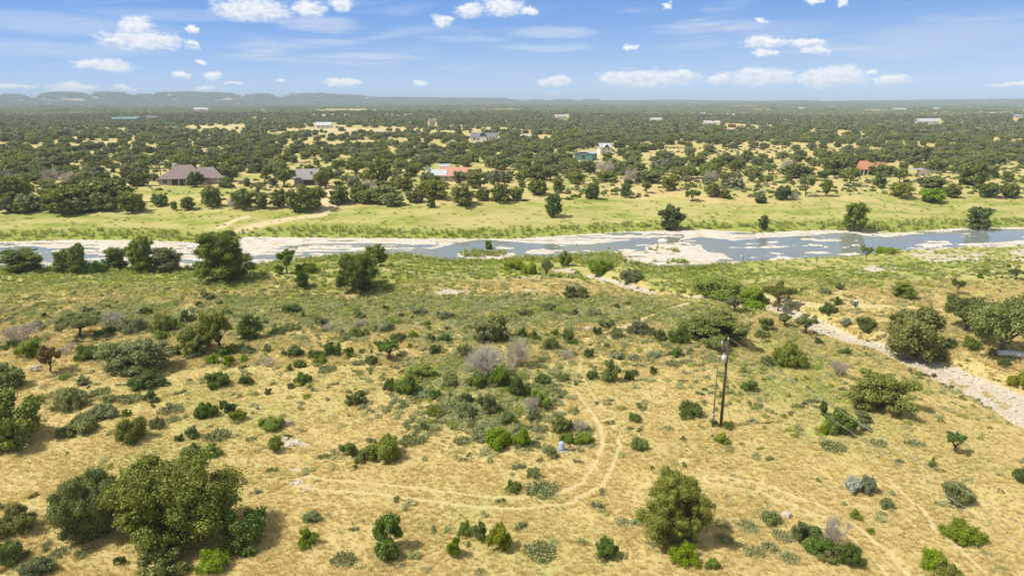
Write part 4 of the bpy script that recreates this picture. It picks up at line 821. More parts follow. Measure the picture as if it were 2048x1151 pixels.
X, Y, Z, M, r = shrub_points(16000, 222, 520, 37)
k = (M['df'] > 46) & (r.uniform(size=len(X)) < .10 + .55 * sstep(fbm(X / 14, Y / 14, 93, 3), .44, .6)) & (M['rock'] < .5) & (M['dirt'] < .5)
for (a, b, c_, d) in HOUSE_BOX: k &= ~((M['px'] > a - 2) & (M['px'] < b + 2) & (M['py'] > c_ + (d - c_) * .4) & (M['py'] < d + 3))
X, Y, Z = X[k], Y[k], Z[k]; rr = r.uniform(.35, 1.5, len(X)) ** 1.2
scatter('scrub', [variant(SHRL[i % 3], LM[m_], 'scrub_bush') for i, m_ in enumerate(('oak', 'grey', 'dark', 'olive', 'ash'))], X, Y, Z - .05, rr, r.integers(0, 5, len(X)), rr * r.uniform(.6, 1.1, len(X)), 'low scrub growing under and between the trees beyond the river', 'scrub', None, .05)

# ------------------------------------------------------------------ grasses (stuff)
TUFT = [make_tuft(i, 26, .42, .012, .16, STRAW, .9) for i in range(3)]; TUFTG = [make_tuft(10 + i, 24, .34, .013, .16, GRASSG, .9) for i in range(2)]; TUFTW = [make_tuft(20 + i, 40, .45, .016, .26, WEEDM, 1.2) for i in range(2)]
def land_pts(n, Y0, Y1, s, pw=1.0):
    r = np.random.default_rng(s); Y = Y0 + (Y1 - Y0) * r.uniform(size=n) ** pw; X = r.uniform(-.84, .84, n) * (Y + 4); Z = height(X, Y); return X, Y, Z, masks(X, Y, Z), r
X, Y, Z, M, r = land_pts(170000, 36, 128, 51, 1.0)
pt = fbm(X / 3, Y / 3, 55, 3); tr_ = (M['dirt'] > .45) | (M['rock'] > .45)
k = ~tr_ & (r.uniform(size=len(X)) < .35 + .9 * sstep(pt, .3, .7)) & (M['dn'] > 6)
X, Y, Z = X[k], Y[k], Z[k]; gv = M['green'][k] + .22 * (fbm(X / 7, Y / 7, 57, 3) - .35); wv2 = M['weed'][k] + .10 * (fbm(X / 5, Y / 5, 58, 3) > .62); u = r.uniform(size=len(X))
pick = np.where(u < gv * .8, 3 + r.integers(0, 2, len(X)), np.where(r.uniform(size=len(X)) < wv2 * .6, 5 + r.integers(0, 2, len(X)), r.integers(0, 3, len(X))))
scl = r.uniform(.35, .82, len(X)) * (1 + .5 * (Y > 85)); scatter('dry_grass', TUFT + TUFTG + TUFTW, X, Y, Z - .03, scl, pick, None, 'sun-bleached dry grass with green and grey weeds covering the whole foreground', 'grass', None, .18)
# weeds: low leafy plants, one mass
WD = []
for i in range(4):
    q = QB(); rr_ = np.random.default_rng(70 + i); L = [(rr_.uniform(-.5, .5), rr_.uniform(-.5, .5), rr_.uniform(.1, .35), rr_.uniform(.25, .42)) for _ in range(5)]; lobes_leaves(q, L, 420, .075, 0, .5, r=rr_); WD.append(q)
WSRC = [WD[i].mesh('weed', [m_]) for i, m_ in ((0, WEEDM), (1, WEEDM), (2, LM['grey']), (3, REEDM))]
X, Y, Z, M, r = land_pts(120000, 45, 150, 52)
k = (r.uniform(size=len(X)) < (.003 + .022 * sstep(Y, 62, 90)) * (1 + 3 * sstep(fbm(X / 6, Y / 6, 68, 3), .5, .62)) + .62 * M['weed'] * sstep(fbm(X / 4, Y / 4, 66, 3), .42, .62) + .25 * M['green'] * (Y > 95) * sstep(fbm(X / 5, Y / 5, 67, 3), .45, .65)) & (M['rock'] < .5) & (M['dirt'] < .5) & (M['dn'] > 3)
X, Y, Z = X[k], Y[k], Z[k]; gq = M['green'][k]
wq_ = M['weed'][k]; scatter('low_weeds', WSRC, X, Y, Z - .05, r.uniform(.35, 1.0, len(X)) * (1 + .7 * wq_), np.where(r.uniform(size=len(X)) < gq, 3, r.integers(0, 3, len(X))), r.uniform(.4, .95, len(X)), 'patchy knee-high grey-green weeds between the dry grass and the river', 'weeds', None, .1)
# reeds and tall grass on both river banks
RD = [make_tuft(30 + i, 46, 1.0, .035, .5, m_, .45) for i, m_ in enumerate((REEDM, REEDM, GRASSG, WEEDM))]
X, Y, Z, M, r = land_pts(60000, 118, 262, 53)
k = (r.uniform(size=len(X)) < .75 * M['lush'] * (1 - .72 * (M['df'] > 0)) + .16 * M['green'] * (M['dn'] > 0) + .05 * M['green'] * (M['df'] > 0)) & (Z > WL + .05)
X, Y, Z = X[k], Y[k], Z[k]
scatter('bank_reeds', RD, X, Y, Z - .05, r.uniform(.7, 1.5, len(X)), r.integers(0, 4, len(X)), r.uniform(.45, 1.35, len(X)) * (.45 + .75 * M['lush'][k]), 'tall green reeds and grass lining both banks of the river', 'reeds', None, .1)
# cobbles in the creek bed and on the shelves
STN = simple_mat('limestone', (.58, .52, .43), .9, nscale=2.2, var=.35, bump=.4)
def stone(seed):
    v = CSV.copy(); v *= (0.75 + .5 * vnoise(v[:, 0] * 1.7 + seed * 5, v[:, 1] * 1.7 + v[:, 2] * 2.1, seed))[:, None]; v[:, 2] *= .5; q = QB(); q.add(v, CSQ, 0, .5); return q.mesh('stone', [STN])
ST = [stone(i) for i in range(4)]
X, Y, Z, M, r = land_pts(80000, 42, 205, 54)
inr = (M['dn'] < 0) & (M['df'] < 0)
k = (r.uniform(size=len(X)) < np.where(inr, .10, .9) * sstep(M['rock'], .2, .6)) & (Z > WL - .02)
X, Y, Z = X[k], Y[k], Z[k]
scatter('limestone_cobbles', ST, X, Y, Z, (r.uniform(.3, 1, len(X)) ** 3) * .34 + .05, r.integers(0, 4, len(X)), None, 'pale limestone cobbles strewn over the creek bed and river shelves', 'stones', None, .2)

# ------------------------------------------------------------------ buildings
WALLB = simple_mat('beige_stone_wall', (.52, .45, .37), .9, nscale=2, var=.22); WALLW = simple_mat('white_wall', (.74, .71, .66), .85, nscale=1, var=.1); WALLD = simple_mat('dark_brown_wall', (.10, .06, .045), .8)
WALLG = rib_mat('green_metal_wall', (.10, .25, .20), 0, 16, .5, .1); GLASS = simple_mat('window_glass', (.03, .04, .05), .15, var=.1, spec=.6); FRAME = simple_mat('white_frame', (.75, .74, .72), .6, var=.05)
ROOFB = simple_mat('brown_shingle_roof', (.270, .205, .185), .9, nscale=1.2, var=.28, bump=.3); ROOFG = simple_mat('grey_shingle_roof', (.30, .28, .265), .9, nscale=1.5, var=.18); ROOFW = rib_mat('pale_metal_roof', (.56, .56, .57), 0, 16)
ROOFO = rib_mat('orange_metal_roof', (.58, .27, .18), 0, 14, .5, .1); ROOFT = rib_mat('tile_red_roof', (.52, .215, .11), 0, 12, .7, 0); ROOFGN = rib_mat('green_metal_roof', (.15, .27, .235), 0, 14); ROOFC = simple_mat('charcoal_roof', (.20, .20, .21), .8)
CONC = simple_mat('concrete', (.50, .48, .44), .9, nscale=3, var=.2); REDM = simple_mat('dark_red_metal', (.16, .035, .03), .6)
def roof_mesh(w, d, h, rh, over, kind, th=.18):
    """w along x, d along y; ridge along x; closed solid"""
    W2, D2 = w / 2 + over, d / 2 + over; q = QB(); zb = h - over * rh / (d / 2) * .6; ri = {'gable': W2, 'hip': max(W2 - D2, .3)}[kind]
    e = [(-W2, -D2, zb), (W2, -D2, zb), (W2, D2, zb), (-W2, D2, zb)]; rdg = [(-ri, 0, h + rh), (ri, 0, h + rh)]; lo = [(x, y, z - th) for x, y, z in e]
    V = e + rdg + lo
    Qs = [(0, 1, 5, 4), (2, 3, 4, 5), (6, 9, 8, 7), (0, 6, 7, 1), (1, 7, 8, 2), (2, 8, 9, 3), (3, 9, 6, 0), (1, 2, 5, 5), (3, 0, 4, 4)]
    q.add(V, Qs, 0); return q
def wall_mesh(w, d, h, rh=0, gable=False):
    q = QB(); q.box((0, 0, h / 2 - .5), (w, d, h + 1))
    return q
def window(parent, x, y, z, w, h, face, n=1):
    """face: 0 = towards -y, 1 = +x, 2 = -x"""
    q = QB(); gq = QB(); t = .09
    for sx in (-1, 1): q.box((sx * (w / 2), 0, 0), (t, .1, h + t))
    for sz in (-1, 1): q.box((0, 0, sz * h / 2), (w - t, .1, t))
    q.box((0, -.005, 0), (t * .7, .06, h - t)); gq.box((0, .02, 0), (w - t * 1.05, .03, h - t * 1.05))
    f = link('window', q.mesh('window', [FRAME]), parent); f.location = (x, y, z); f.rotation_euler = (0, 0, {0: 0, 1: math.pi / 2, 2: -math.pi / 2}[face])
    link('pane', gq.mesh('pane', [GLASS]), f)
def building(name, label, cat, px, py, w, d, h, rh, kind='gable', roofm=ROOFW, wallm=WALLW, rz=0, wins=(), over=.5, group=None, lift=0):
    X, Y, Z = ground(px, py); Yc = Y + d / 2 * math.cos(rz); t = thing(name, label, cat, (X, Yc, float(height(np.array([X]), np.array([Yc]))[0]) * .3 + Z * .7 + lift), rz, group)
    wq = QB(); wq.box((0, 0, h / 2 - .75), (w, d, h + 1.5))
    if kind == 'gable':
        for s_ in (-1, 1):
            x = s_ * (w / 2 - .1); V = [(x - .1, -d / 2, h), (x - .1, d / 2, h), (x - .1, 0, h + rh * .96), (x + .1, -d / 2, h), (x + .1, d / 2, h), (x + .1, 0, h + rh * .96)]
            wq.add(V, [(0, 1, 2, 2), (3, 5, 4, 4), (0, 2, 5, 3), (1, 4, 5, 2), (0, 3, 4, 1)])
    link('wall', wq.mesh('wall', [wallm]), t); link('roof', roof_mesh(w, d, h, rh, over, kind).mesh('roof', [roofm]), t)
    for (x, z, ww, hh, f) in wins:
        if f == 0: window(t, x, -d / 2 - .04, z, ww, hh, 0)
        elif f == 1: window(t, w / 2 + .04, x, z, ww, hh, 1)
        else: window(t, -w / 2 - .04, x, z, ww, hh, 2)
    return t
def addbox(t, name, m_, c_, dims, rz=0):
    q = QB(); q.box(c_, dims, 0, rz); return link(name, q.mesh(name, [m_]), t)
# brown hipped house
h1 = building('hip_roof_house', 'beige house with big brown hipped roof, dark porch and pale chimney', 'house', 361, 371, 18.5, 13, 3.0, 4.9, 'hip', ROOFB, WALLB, .12, [(-6.6, 1.6, 1.9, 1.7, 0)])
link('roof', (lambda q: q.mesh('side_roof', [ROOFB]))(roof_mesh(17, 10, 2.9, 3.9, .5, 'hip')), h1).location = (7.4, 1.4, 0)
addbox(h1, 'wall', WALLB, (9.6, 1.4, .6), (11.8, 9.4, 4.6)); addbox(h1, 'porch', WALLD, (.6, -6.6, 1.1), (10.6, .25, 2.6))
for i in range(4): addbox(h1, 'porch_post', FRAME, (-4.2 + i * 3.1, -6.85, 1.2), (.22, .22, 2.7))
ch = QB(); ch.box((-4.6, 1.5, 6.3), (1.1, .9, 3.6)); ch.box((-4.6, 1.5, 8.2), (1.35, 1.15, .25), 0); link('chimney', ch.mesh('chimney', [WALLW]), h1)
window(h1, 13, -3.16, 1.6, 1.2, 1.3, 0)
for i in range(2): window(h1, 1.5 + i * 2.4, -6.76, 1.2, 1.3, 1.5, 0)
# grey gabled house with a dish
h2 = building('grey_roof_house', 'small house with plain grey gabled roof carrying a satellite dish', 'house', 612, 371, 9.2, 9, 2.8, 3.6, 'gable', ROOFG, WALLB, -.02, [(-2, 1.4, 1.2, 1.2, 0), (2.2, 1.4, 1.2, 1.2, 0)])
q = QB(); q.add(CSV * np.array([.62, .16, .62]) + np.array([2.1, -2.55, 5.0]), CSQ, 0); q.tube([(2.1, -2.4, 5.0), (2.1, -2.1, 4.5)], [.05, .05], 6); link('satellite_dish', q.mesh('satellite_dish', [ROOFC]), h2)
addbox(h2, 'porch', WALLD, (1.4, -4.62, 1.0), (4.5, .2, 2.2))
# orange metal roof house and A-frame
h3 = building('orange_roof_house', 'low house with salmon-orange metal roof between dense oaks', 'house', 907, 363, 11.5, 9.5, 2.6, 3.1, 'gable', ROOFO, WALLB, -.03, [(-3, 1.3, 1.2, 1.1, 0), (3, 1.3, 1.2, 1.1, 0)])
X, Y, Z = ground(853, 362); h4 = thing('a_frame_cabin', 'dark brown A-frame cabin with white roof edges left of the salmon-orange roof', 'cabin', (X, Y + 2, Z))
q = QB(); q.add([(-2.9, -2, 1.2), (2.9, -2, 1.2), (0, -2, 5.3), (-2.9, 5, 1.2), (2.9, 5, 1.2), (0, 5, 5.3)], [(0, 1, 2, 2), (3, 5, 4, 4), (0, 3, 4, 1)]); q.box((0, 1.5, .1), (5.2, 6.8, 2.19)); link('wall', q.mesh('wall', [WALLD]), h4)
q = QB(); 
for s_ in (-1, 1): q.add([(s_ * 3.4, -2.6, 1.0), (0, -2.6, 5.75), (0, 5.4, 5.75), (s_ * 3.4, 5.4, 1.0), (s_ * 3.1, -2.6, .9), (0, -2.6, 5.4), (0, 5.4, 5.4), (s_ * 3.1, 5.4, .9)], [(0, 1, 2, 3), (4, 7, 6, 5), (0, 4, 5, 1), (3, 2, 6, 7), (0, 3, 7, 4)])
link('roof', q.mesh('roof', [ROOFW]), h4)
q = roof_mesh(6.5, 6, 2.5, 2.0, .3, 'gable'); o = link('roof', q.mesh('link_roof', [ROOFW]), h4); o.location = (5.2, 2, 0); addbox(h4, 'wall', WALLD, (5.2, 2.2, .8), (6.0, 5.2, 3.2))
building('metal_shed', 'small white metal shed right behind the salmon-orange roof', 'shed', 888, 343, 4.6, 4.5, 2.6, 1.0, 'gable', ROOFW, WALLW, .1)
building('green_metal_barn', 'green metal barn with shallow pale roof among oaks', 'barn', 1172, 320, 8.8, 11, 3.9, 1.1, 'gable', ROOFW, WALLG, 1.15, [(-2, 1.8, 1.2, 1.2, 0), (0, 1.7, 2.4, 2.6, 2)], over=.35)
h5 = building('two_storey_cottage', 'narrow two-storey cream cottage with white gabled metal roof right of the green barn', 'house', 1209, 309, 7.6, 6.4, 4.8, 2.4, 'gable', ROOFW, WALLW, .25, [(-1.5, 3.6, 1.0, 1.1, 0), (2, 3.6, 1.0, 1.1, 0), (-1.5, 1.6, 1.1, 1.4, 0)])
q = roof_mesh(4.8, 3.4, 4.9, 1.8, .3, 'gable'); o = link('roof', q.mesh('dormer_roof', [ROOFW]), h5); o.location = (0, -1.9, 0); o.rotation_euler = (0, 0, math.pi / 2)
h6 = building('long_white_house', 'long white house with grey roof, centre gable and two white chimneys', 'house', 968, 283, 22, 11, 3.9, 3.2, 'gable', ROOFC, WALLW, -.05, [(-8, 2, 1.4, 1.6, 0), (-4.5, 2, 1.4, 1.6, 0), (3, 2, 1.4, 1.6, 0), (6, 2, 1.4, 1.6, 0), (9, 2, 1.4, 1.6, 0)])
for x in (-10.2, -3.8): addbox(h6, 'chimney', WALLW, (x, -1.5, 6.4), (1.1, 1.0, 4.6))
q = roof_mesh(6, 6, 4.6, 3.0, .3, 'gable'); o = link('roof', q.mesh('gable_roof', [ROOFC]), h6); o.location = (-.4, -3.6, 0); o.rotation_euler = (0, 0, math.pi / 2)
q = QB(); q.add([(-3, -6.65, 4.6), (3, -6.65, 4.6), (0, -6.65, 7.4), (-3, -5.6, 4.6), (3, -5.6, 4.6), (0, -5.6, 7.4)], [(0, 1, 2, 2), (3, 5, 4, 4), (0, 3, 4, 1)]); q.box((0, -6.1, 2.2), (6, 1.1, 4.8)); o = link('wall', q.mesh('gable_wall', [WALLW]), h6); o.location = (-.4, .0, 0); window(h6, -.4, -6.72, 5.5, .9, .9, 0)
def fb(px, py, wpx, hpx, label, name='ranch_house', cat='house', roofm=ROOFW, wallm=WALLW, rz=.1, dep=.5, kind='gable', wins=True):
    X, Y, Z = ground(px, py); mp = math.sqrt(X * X + Y * Y) / F; w = wpx * mp; H = hpx * mp; h = H * .55
    ws = [(w * a, h * .5, min(1.6, w * .09), h * .4, 0) for a in (-.33, -.05, .28)] if wins else []
    return building(name, label, cat, px, py, w, max(w * dep, 5), h, H * .42, kind, roofm, wallm, rz, ws, over=.5)
fb(647, 257, 28, 12, 'white-roofed ranch house standing in a pale clearing'); fb(250, 243, 46, 8, 'long house with green metal roof half hidden by distant trees', roofm=ROOFGN, wallm=WALLD, rz=.02, dep=.25, kind='hip')
fb(303, 244, 17, 11, 'small shed with green walls and grey roof beside the long green-roofed house', 'shed', 'shed', roofm=ROOFC, wallm=WALLG, rz=.3)
h7 = building('red_tile_roof_house', 'house with orange-red tiled hip roof and pale porch posts, oaks around it', 'house', 1734, 349, 13.5, 10, 2.7, 3.4, 'hip', ROOFT, WALLD, .05, [(-3, 1.4, 1.2, 1.2, 0), (3.8, 1.4, 1.2, 1.2, 0)])
o = link('roof', roof_mesh(10.5, 7.5, 2.5, 2.6, .5, 'hip').mesh('wing_roof', [ROOFT]), h7); o.location = (10.0, 2.5, 0); addbox(h7, 'wall', WALLB, (10, 2.5, .8), (9.6, 6.6, 3.3))
for i in range(4): addbox(h7, 'porch_post', FRAME, (-4 + i * 1.9, -5.35, 1.0), (.35, .35, 2.9))
X, Y, Z = ground(1838, 350); cpn = thing('carport', 'white flat-roofed carport under the oaks right of the orange-red tiled roof', 'carport', (X, Y + 2, Z)); addbox(cpn, 'roof', ROOFW, (0, 0, 2.6), (6.2, 4.5, .22)); addbox(cpn, 'wall', WALLW, (1.6, -.6, 1.1), (2.4, 3, 2.75))
for x in (-2.8, 2.9):
    for y in (-2, 2): addbox(cpn, 'post', FRAME, (x, y, .9), (.15, .15, 3.15))
fb(1857, 249, 34, 10, 'large bright white metal-roofed building in the dense woods on the right', 'metal_barn', 'barn', rz=-.1, dep=.35); fb(1838, 248, 10, 5, 'low white lean-to just left of the large bright white barn', 'lean_to', 'shed', rz=0)
fb(1123, 238, 20, 9, 'white hip-roofed barn high in the woods above the long white house', 'hip_roof_barn', 'barn', rz=.35, kind='hip'); fb(1312, 243, 19, 7, 'low white-roofed shed in the centre-right woods', 'long_shed', 'shed', rz=0)
fb(1422, 249, 25, 6, 'long flat white roof left of the dark red shed', 'long_shed', 'shed', rz=0, dep=.25); fb(1465, 255, 12, 6, 'dark red metal shed beside a tan field', 'red_shed', 'shed', roofm=REDM, wallm=REDM, rz=.1)
fb(401, 221, 26, 5, 'pale metal warehouse near the foot of the hills on the left', 'warehouse', 'warehouse', rz=0, dep=.4, wins=False); fb(1053, 275, 20, 5, 'small flat white shed roof right of the long white house', 'small_shed', 'shed', rz=0, dep=.4)
fb(1799, 222, 22, 4, 'distant narrow white roof right of centre below the horizon', 'distant_barn', 'barn', rz=0, dep=.3, wins=False); fb(1604, 220, 12, 5, 'distant small white roof below the horizon', 'distant_house', 'house', rz=0, wins=False); fb(1874, 220, 11, 4, 'distant short white roof below the horizon, second from the right', 'distant_house', 'house', rz=0, wins=False)
fb(2037, 236, 17, 6, 'tan roof at the right edge of the distant woods', 'distant_house', 'house', rz=.2, roofm=ROOFG, wins=False); fb(864, 250, 11, 12, 'tall narrow tan building standing in the woods by a pale field', 'tan_tower_house', 'house', roofm=ROOFB, wallm=WALLB, rz=.2, dep=.9)
for i, (px, py, w, h, lb) in enumerate([(524, 223, 8, 4, 'tiny white roof far left of centre, left of its twin'), (548, 224, 9, 3, 'tiny white roof far left of centre, right of its twin'), (1380, 211, 8, 3, 'tiny pale house on the far slope right of the low hills'), (645, 206, 6, 3, 'tiny white house under the left ridge'), (1003, 233, 7, 3, 'tiny white shed above the long white house'), (1665, 216, 6, 3, 'tiny tan roof in the far right woods'),
                                     (1405, 231, 11, 5, 'small grey house by the far tan field'), (725, 212, 6, 2.5, 'tiny white roof below the middle of the ridge')]): fb(px, py, w, h, lb, 'distant_house', 'house', rz=.1, wins=False)
# radio mast on the left hills
az_, el_ = dir_azel(64, 196); R_ = 5200; X = R_ * math.sin(az_); Y = R_ * math.cos(az_); Z = float(height(np.array([X]), np.array([Y]))[0]); top_ = HCAM + R_ * math.tan(dir_azel(62, 172)[1])
STEEL = simple_mat('galvanised_steel', (.35, .36, .38), .5, .6); mast = thing('radio_mast', 'thin lattice radio mast rising above the hills at far left', 'mast', (X, Y, Z)); q = QB(); hh = top_ - Z
for k in range(3):
    a = k * 2.094; q.tube([(1.6 * math.cos(a), 1.6 * math.sin(a), -2), (.8 * math.cos(a), .8 * math.sin(a), hh)], [.32, .28], 4)
for z in range(0, int(hh), 6):
    for k in range(3):
        a = k * 2.094; b = a + 2.094; q.tube([(1.4 * math.cos(a), 1.4 * math.sin(a), z), (1.4 * math.cos(b), 1.4 * math.sin(b), z + 6)], [.15, .15], 4)
link('tower', q.mesh('tower', [STEEL]), mast)
for z in (.98, .90, .74):
    q = QB(); q.tube([(0, 0, hh * z), (0, 0, hh * z + 3)], [2.3, 2.3], 10); link('antenna', q.mesh('antenna', [ROOFC]), mast)
# green water tank and spoil heap by the brown roofed house
X, Y, Z = ground(494, 365); t = thing('water_tank', 'round dark green water tank on the grass right of the brown-roofed house', 'tank', (X, Y, Z)); q = QB(); q.tube([(0, 0, -.3), (0, 0, 1.6), (0, 0, 1.9), (0, 0, 2.0)], [1.05, 1.05, .7, .2], 16); link('tank_body', q.mesh('tank_body', [simple_mat('tank_green', (.03, .12, .09), .5)]), t); q = QB(); q.tube([(0, 0, 1.98), (0, 0, 2.15)], [.28, .28], 10); link('lid', q.mesh('lid', [ROOFC]), t)
X, Y, Z = ground(447, 360); q = QB(); v = CSV.copy(); v[:, 2] = np.abs(v[:, 2]) ** 1.2; rr_ = np.hypot(v[:, 0], v[:, 1]); v[:, :2] *= (1 + .25 * (vnoise(v[:, 0] * 3, v[:, 1] * 3, 5) - .5))[:, None]; q.add(v * np.array([2.8, 2.0, 2.6]), CSQ, 0, .5); o = link('gravel_pile', q.mesh('gravel_pile', [simple_mat('pale_gravel', (.66, .50, .40), .95, nscale=4, bump=.5)])); o.location = (X, Y, Z - .2); tag(o, 'pinkish heap of gravel beside the brown-roofed house', 'gravel pile')
# ------------------------------------------------------------------ utility pole, transformer, wires
WOOD = simple_mat('creosoted_wood', (.135, .080, .052), .85, nscale=5, var=.45, bump=.3); WOODG = simple_mat('weathered_wood', (.24, .19, .15), .9, nscale=6, var=.4, bump=.3); PORC = simple_mat('grey_enamel', (.58, .60, .62), .4, var=.12); WIRE = simple_mat('aluminium_wire', (.55, .54, .52), .45, .5)
PX, PY, PZ = ground(1441, 855); D = math.sqrt(PX ** 2 + PY ** 2 + (HCAM - PZ) ** 2); 
def solve_h(X, Y, Z, ytop):
    lo, hi = 0.2, 30
    for _ in range(40):
        m_ = (lo + hi) / 2
        if float(project(X, Y, Z + m_)[1]) > ytop: lo = m_
        else: hi = m_
    return lo
PH = solve_h(PX, PY, PZ, 678); pole = thing('utility_pole', 'tall brown wooden utility pole with grey transformer near its top', 'utility pole', (PX, PY, PZ))
q = QB(); q.tube([(0, 0, -.6), (0, 0, PH * .5), (0, 0, PH)], [.165, .14, .105], 14); link('pole', q.mesh('pole', [WOOD]), pole)
q = QB(); zt = PH - 2.15; q.tube([(-.30, -.10, zt - .35), (-.30, -.10, zt + .38), (-.30, -.10, zt + .44)], [.245, .245, .17], 16); o = link('transformer', q.mesh('transformer', [PORC]), pole)
q = QB(); q.tube([(-.36, -.16, zt + .42), (-.40, -.2, zt + .62), (-.42, -.2, zt + .72)], [.05, .07, .03], 8); q.tube([(-.22, -.05, zt + .42), (-.2, -.02, zt + .56)], [.04, .04], 8); link('bushing', q.mesh('bushing', [PORC]), o)
q = QB(); q.box((-.12, -.03, zt + .2), (.2, .1, .08)); q.box((-.12, -.03, zt - .2), (.2, .1, .08)); link('bracket', q.mesh('bracket', [STEEL]), pole)
q = QB(); q.tube([(0, 0, PH - .1), (0, 0, PH + .1), (0, 0, PH + .22)], [.11, .06, .045], 10); link('insulator', q.mesh('insulator', [PORC]), pole)
q = QB(); q.tube([(-.05, 0, PH - .45), (-.62, -.06, PH - .38)], [.03, .03], 6); link('cutout_arm', q.mesh('cutout_arm', [STEEL]), pole); q = QB(); q.tube([(-.62, -.06, PH - .62), (-.64, -.06, PH - .40), (-.66, -.06, PH - .12)], [.05, .075, .04], 8); link('fuse_cutout', q.mesh('fuse_cutout', [PORC]), pole)
q = QB(); q.tube([(-.66, -.06, PH - .6), (-.55, -.1, PH - 1.1), (-.42, -.2, zt + .7)], [.012, .012, .012], 5); link('jumper_wire', q.mesh('jumper_wire', [WIRE]), pole)
q = QB(); q.tube([(.15, -.05, PH * .02), (.13, -.05, PH * .9)], [.012, .012], 4); link('ground_wire', q.mesh('ground_wire', [WIRE]), pole)
vx = (685 - CXP) / F; vd = np.array([-vx, -math.cos(PITCH) * 1.0]); vd = np.array([-(vx), -(cp + (CYP - 201) / F * sp)]); vd /= np.linalg.norm(vd)
for nm_, dz_, lb in (('power_line', .18, 'upper overhead wire running from the utility pole top out of the frame'), ('power_line', -.95, 'lower overhead wire running from the utility pole out of the frame')):
    P_ = []; 
    for t_ in np.linspace(0, 1, 25): P_.append((PX + vd[0] * 75 * t_, PY + vd[1] * 75 * t_, PZ + PH + dz_ - .5 * 4 * t_ * (1 - t_)))
    q = QB(); q.tube(P_, [.0125] * 25, 5, cap=False); tag(link(nm_, q.mesh(nm_, [WIRE])), lb, 'wire', 'overhead wires from the utility pole')
BX, BY, BZ = ground(1425, 853); BH = solve_h(BX, BY, BZ, 729); b2 = thing('service_pole', 'short thin grey service pole with meter box beside the tall utility pole', 'pole', (BX, BY, BZ)); q = QB(); q.tube([(0, 0, -.5), (0, 0, BH)], [.085, .065], 10); link('pole', q.mesh('pole', [WOODG]), b2)
addbox(b2, 'meter_box', PORC, (-.02, -.14, 1.35), (.28, .16, .42)); q = QB(); q.tube([(.0, -.12, 1.55), (.0, -.12, BH + .1), (.0, -.2, BH + .22)], [.025, .025, .04], 8); link('conduit', q.mesh('conduit', [STEEL]), b2); q = QB(); q.tube([(-.02, -.23, 1.42), (-.02, -.30, 1.42)], [.08, .08], 12); link('meter', q.mesh('meter', [GLASS]), b2)
q = QB(); dP = np.array([PX - BX, PY - BY, PZ - BZ]); q.tube([(0, -.1, BH), (dP[0] * .5, dP[1] * .5, BH + .3), (dP[0] - .1, dP[1] - .1, zt - .3 + dP[2])], [.012] * 3, 5); link('service_wire', q.mesh('service_wire', [WIRE]), b2)
# well head barrel and broken pipe
X, Y, Z = ground(1123, 900); q = QB(); q.tube([(0, 0, -.1), (0, 0, .1), (0, 0, .13), (0, 0, .16), (0, 0, .74), (0, 0, .80)], [.31, .31, .325, .31, .31, .285], 20); q.tube([(0, 0, .80), (0, 0, .83)], [.24, .24], 20); wh = thing('well_drum', 'pale blue-grey plastic drum standing on a concrete slab', 'drum', (X, Y, Z + .1)); link('drum_body', q.mesh('drum_body', [simple_mat('grey_blue_plastic', (.42, .46, .54), .5, var=.1)]), wh)
q = QB(); q.tube([(0, 0, .06), (0, 0, .12)], [.315, .315], 20); link('drum_rim', q.mesh('drum_rim', [ROOFC]), wh)
q = QB(); q.box((.08, -.08, .0), (.95, .85, .16), 0, .35); o = link('concrete_slab', q.mesh('concrete_slab', [CONC])); o.location = (X, Y, Z); tag(o, 'small pale concrete slab under the grey-blue drum', 'slab')
X, Y, Z = ground(1141, 899); q = QB(); n_ = 14; ring = []
for z, r_o in ((0, .27), (.25, .28), (.5, .29)):
    for rr_, in ((r_o,), (r_o - .06,)):
        for k in range(n_): a = 2 * math.pi * k / n_; ring.append((rr_ * math.cos(a), rr_ * math.sin(a), z + (0.10 * math.sin(a * 2 + 1) + .06 * math.sin(a * 5) if z == .5 else 0)))
Qs = []
for lv in range(2):
    for k in range(n_): k2 = (k + 1) % n_; a0 = lv * 2 * n_; Qs += [(a0 + k, a0 + k2, a0 + 2 * n_ + k2, a0 + 2 * n_ + k), (a0 + n_ + k2, a0 + n_ + k, a0 + 3 * n_ + k, a0 + 3 * n_ + k2)]
for k in range(n_): k2 = (k + 1) % n_; a0 = 4 * n_; Qs.append((a0 + k, a0 + k2, a0 + n_ + k2, a0 + n_ + k))
q.add(ring, Qs, 0); o = link('broken_stump', q.mesh('broken_stump', [simple_mat('tan_clay', (.55, .40, .27), .9)])); o.location = (X, Y, Z); o.rotation_euler = (.12, -.1, 0); tag(o, 'hollow tan broken stump right of the grey-blue drum', 'stump')
# feeder
X, Y, Z = ground(1709, 626); FH = solve_h(X, Y, Z, 598); fd = thing('deer_feeder', 'green barrel feeder on three thin legs on a pale path', 'feeder', (X, Y, Z)); s_ = FH
q = QB(); q.tube([(0, 0, s_ * .50), (0, 0, s_ * .56), (0, 0, s_ * .86)], [.16, .36, .36], 16); link('barrel', q.mesh('barrel', [simple_mat('feeder_green', (.06, .13, .055), .5)]), fd)
q = QB(); q.tube([(0, 0, s_ * .86), (0, 0, s_ * .90), (0, 0, s_ * .96)], [.40, .40, .06], 16); link('lid', q.mesh('lid', [PORC]), fd); q = QB(); q.tube([(0, 0, s_ * .95), (0, 0, s_)], [.05, .05], 8); link('handle', q.mesh('handle', [ROOFC]), fd)
for k in range(3):
    a = k * 2.094 + .4; q = QB(); q.tube([(.34 * math.cos(a), .34 * math.sin(a), s_ * .84), (.75 * math.cos(a), .75 * math.sin(a), -.1)], [.028, .028], 6); link('leg', q.mesh('leg', [STEEL]), fd)
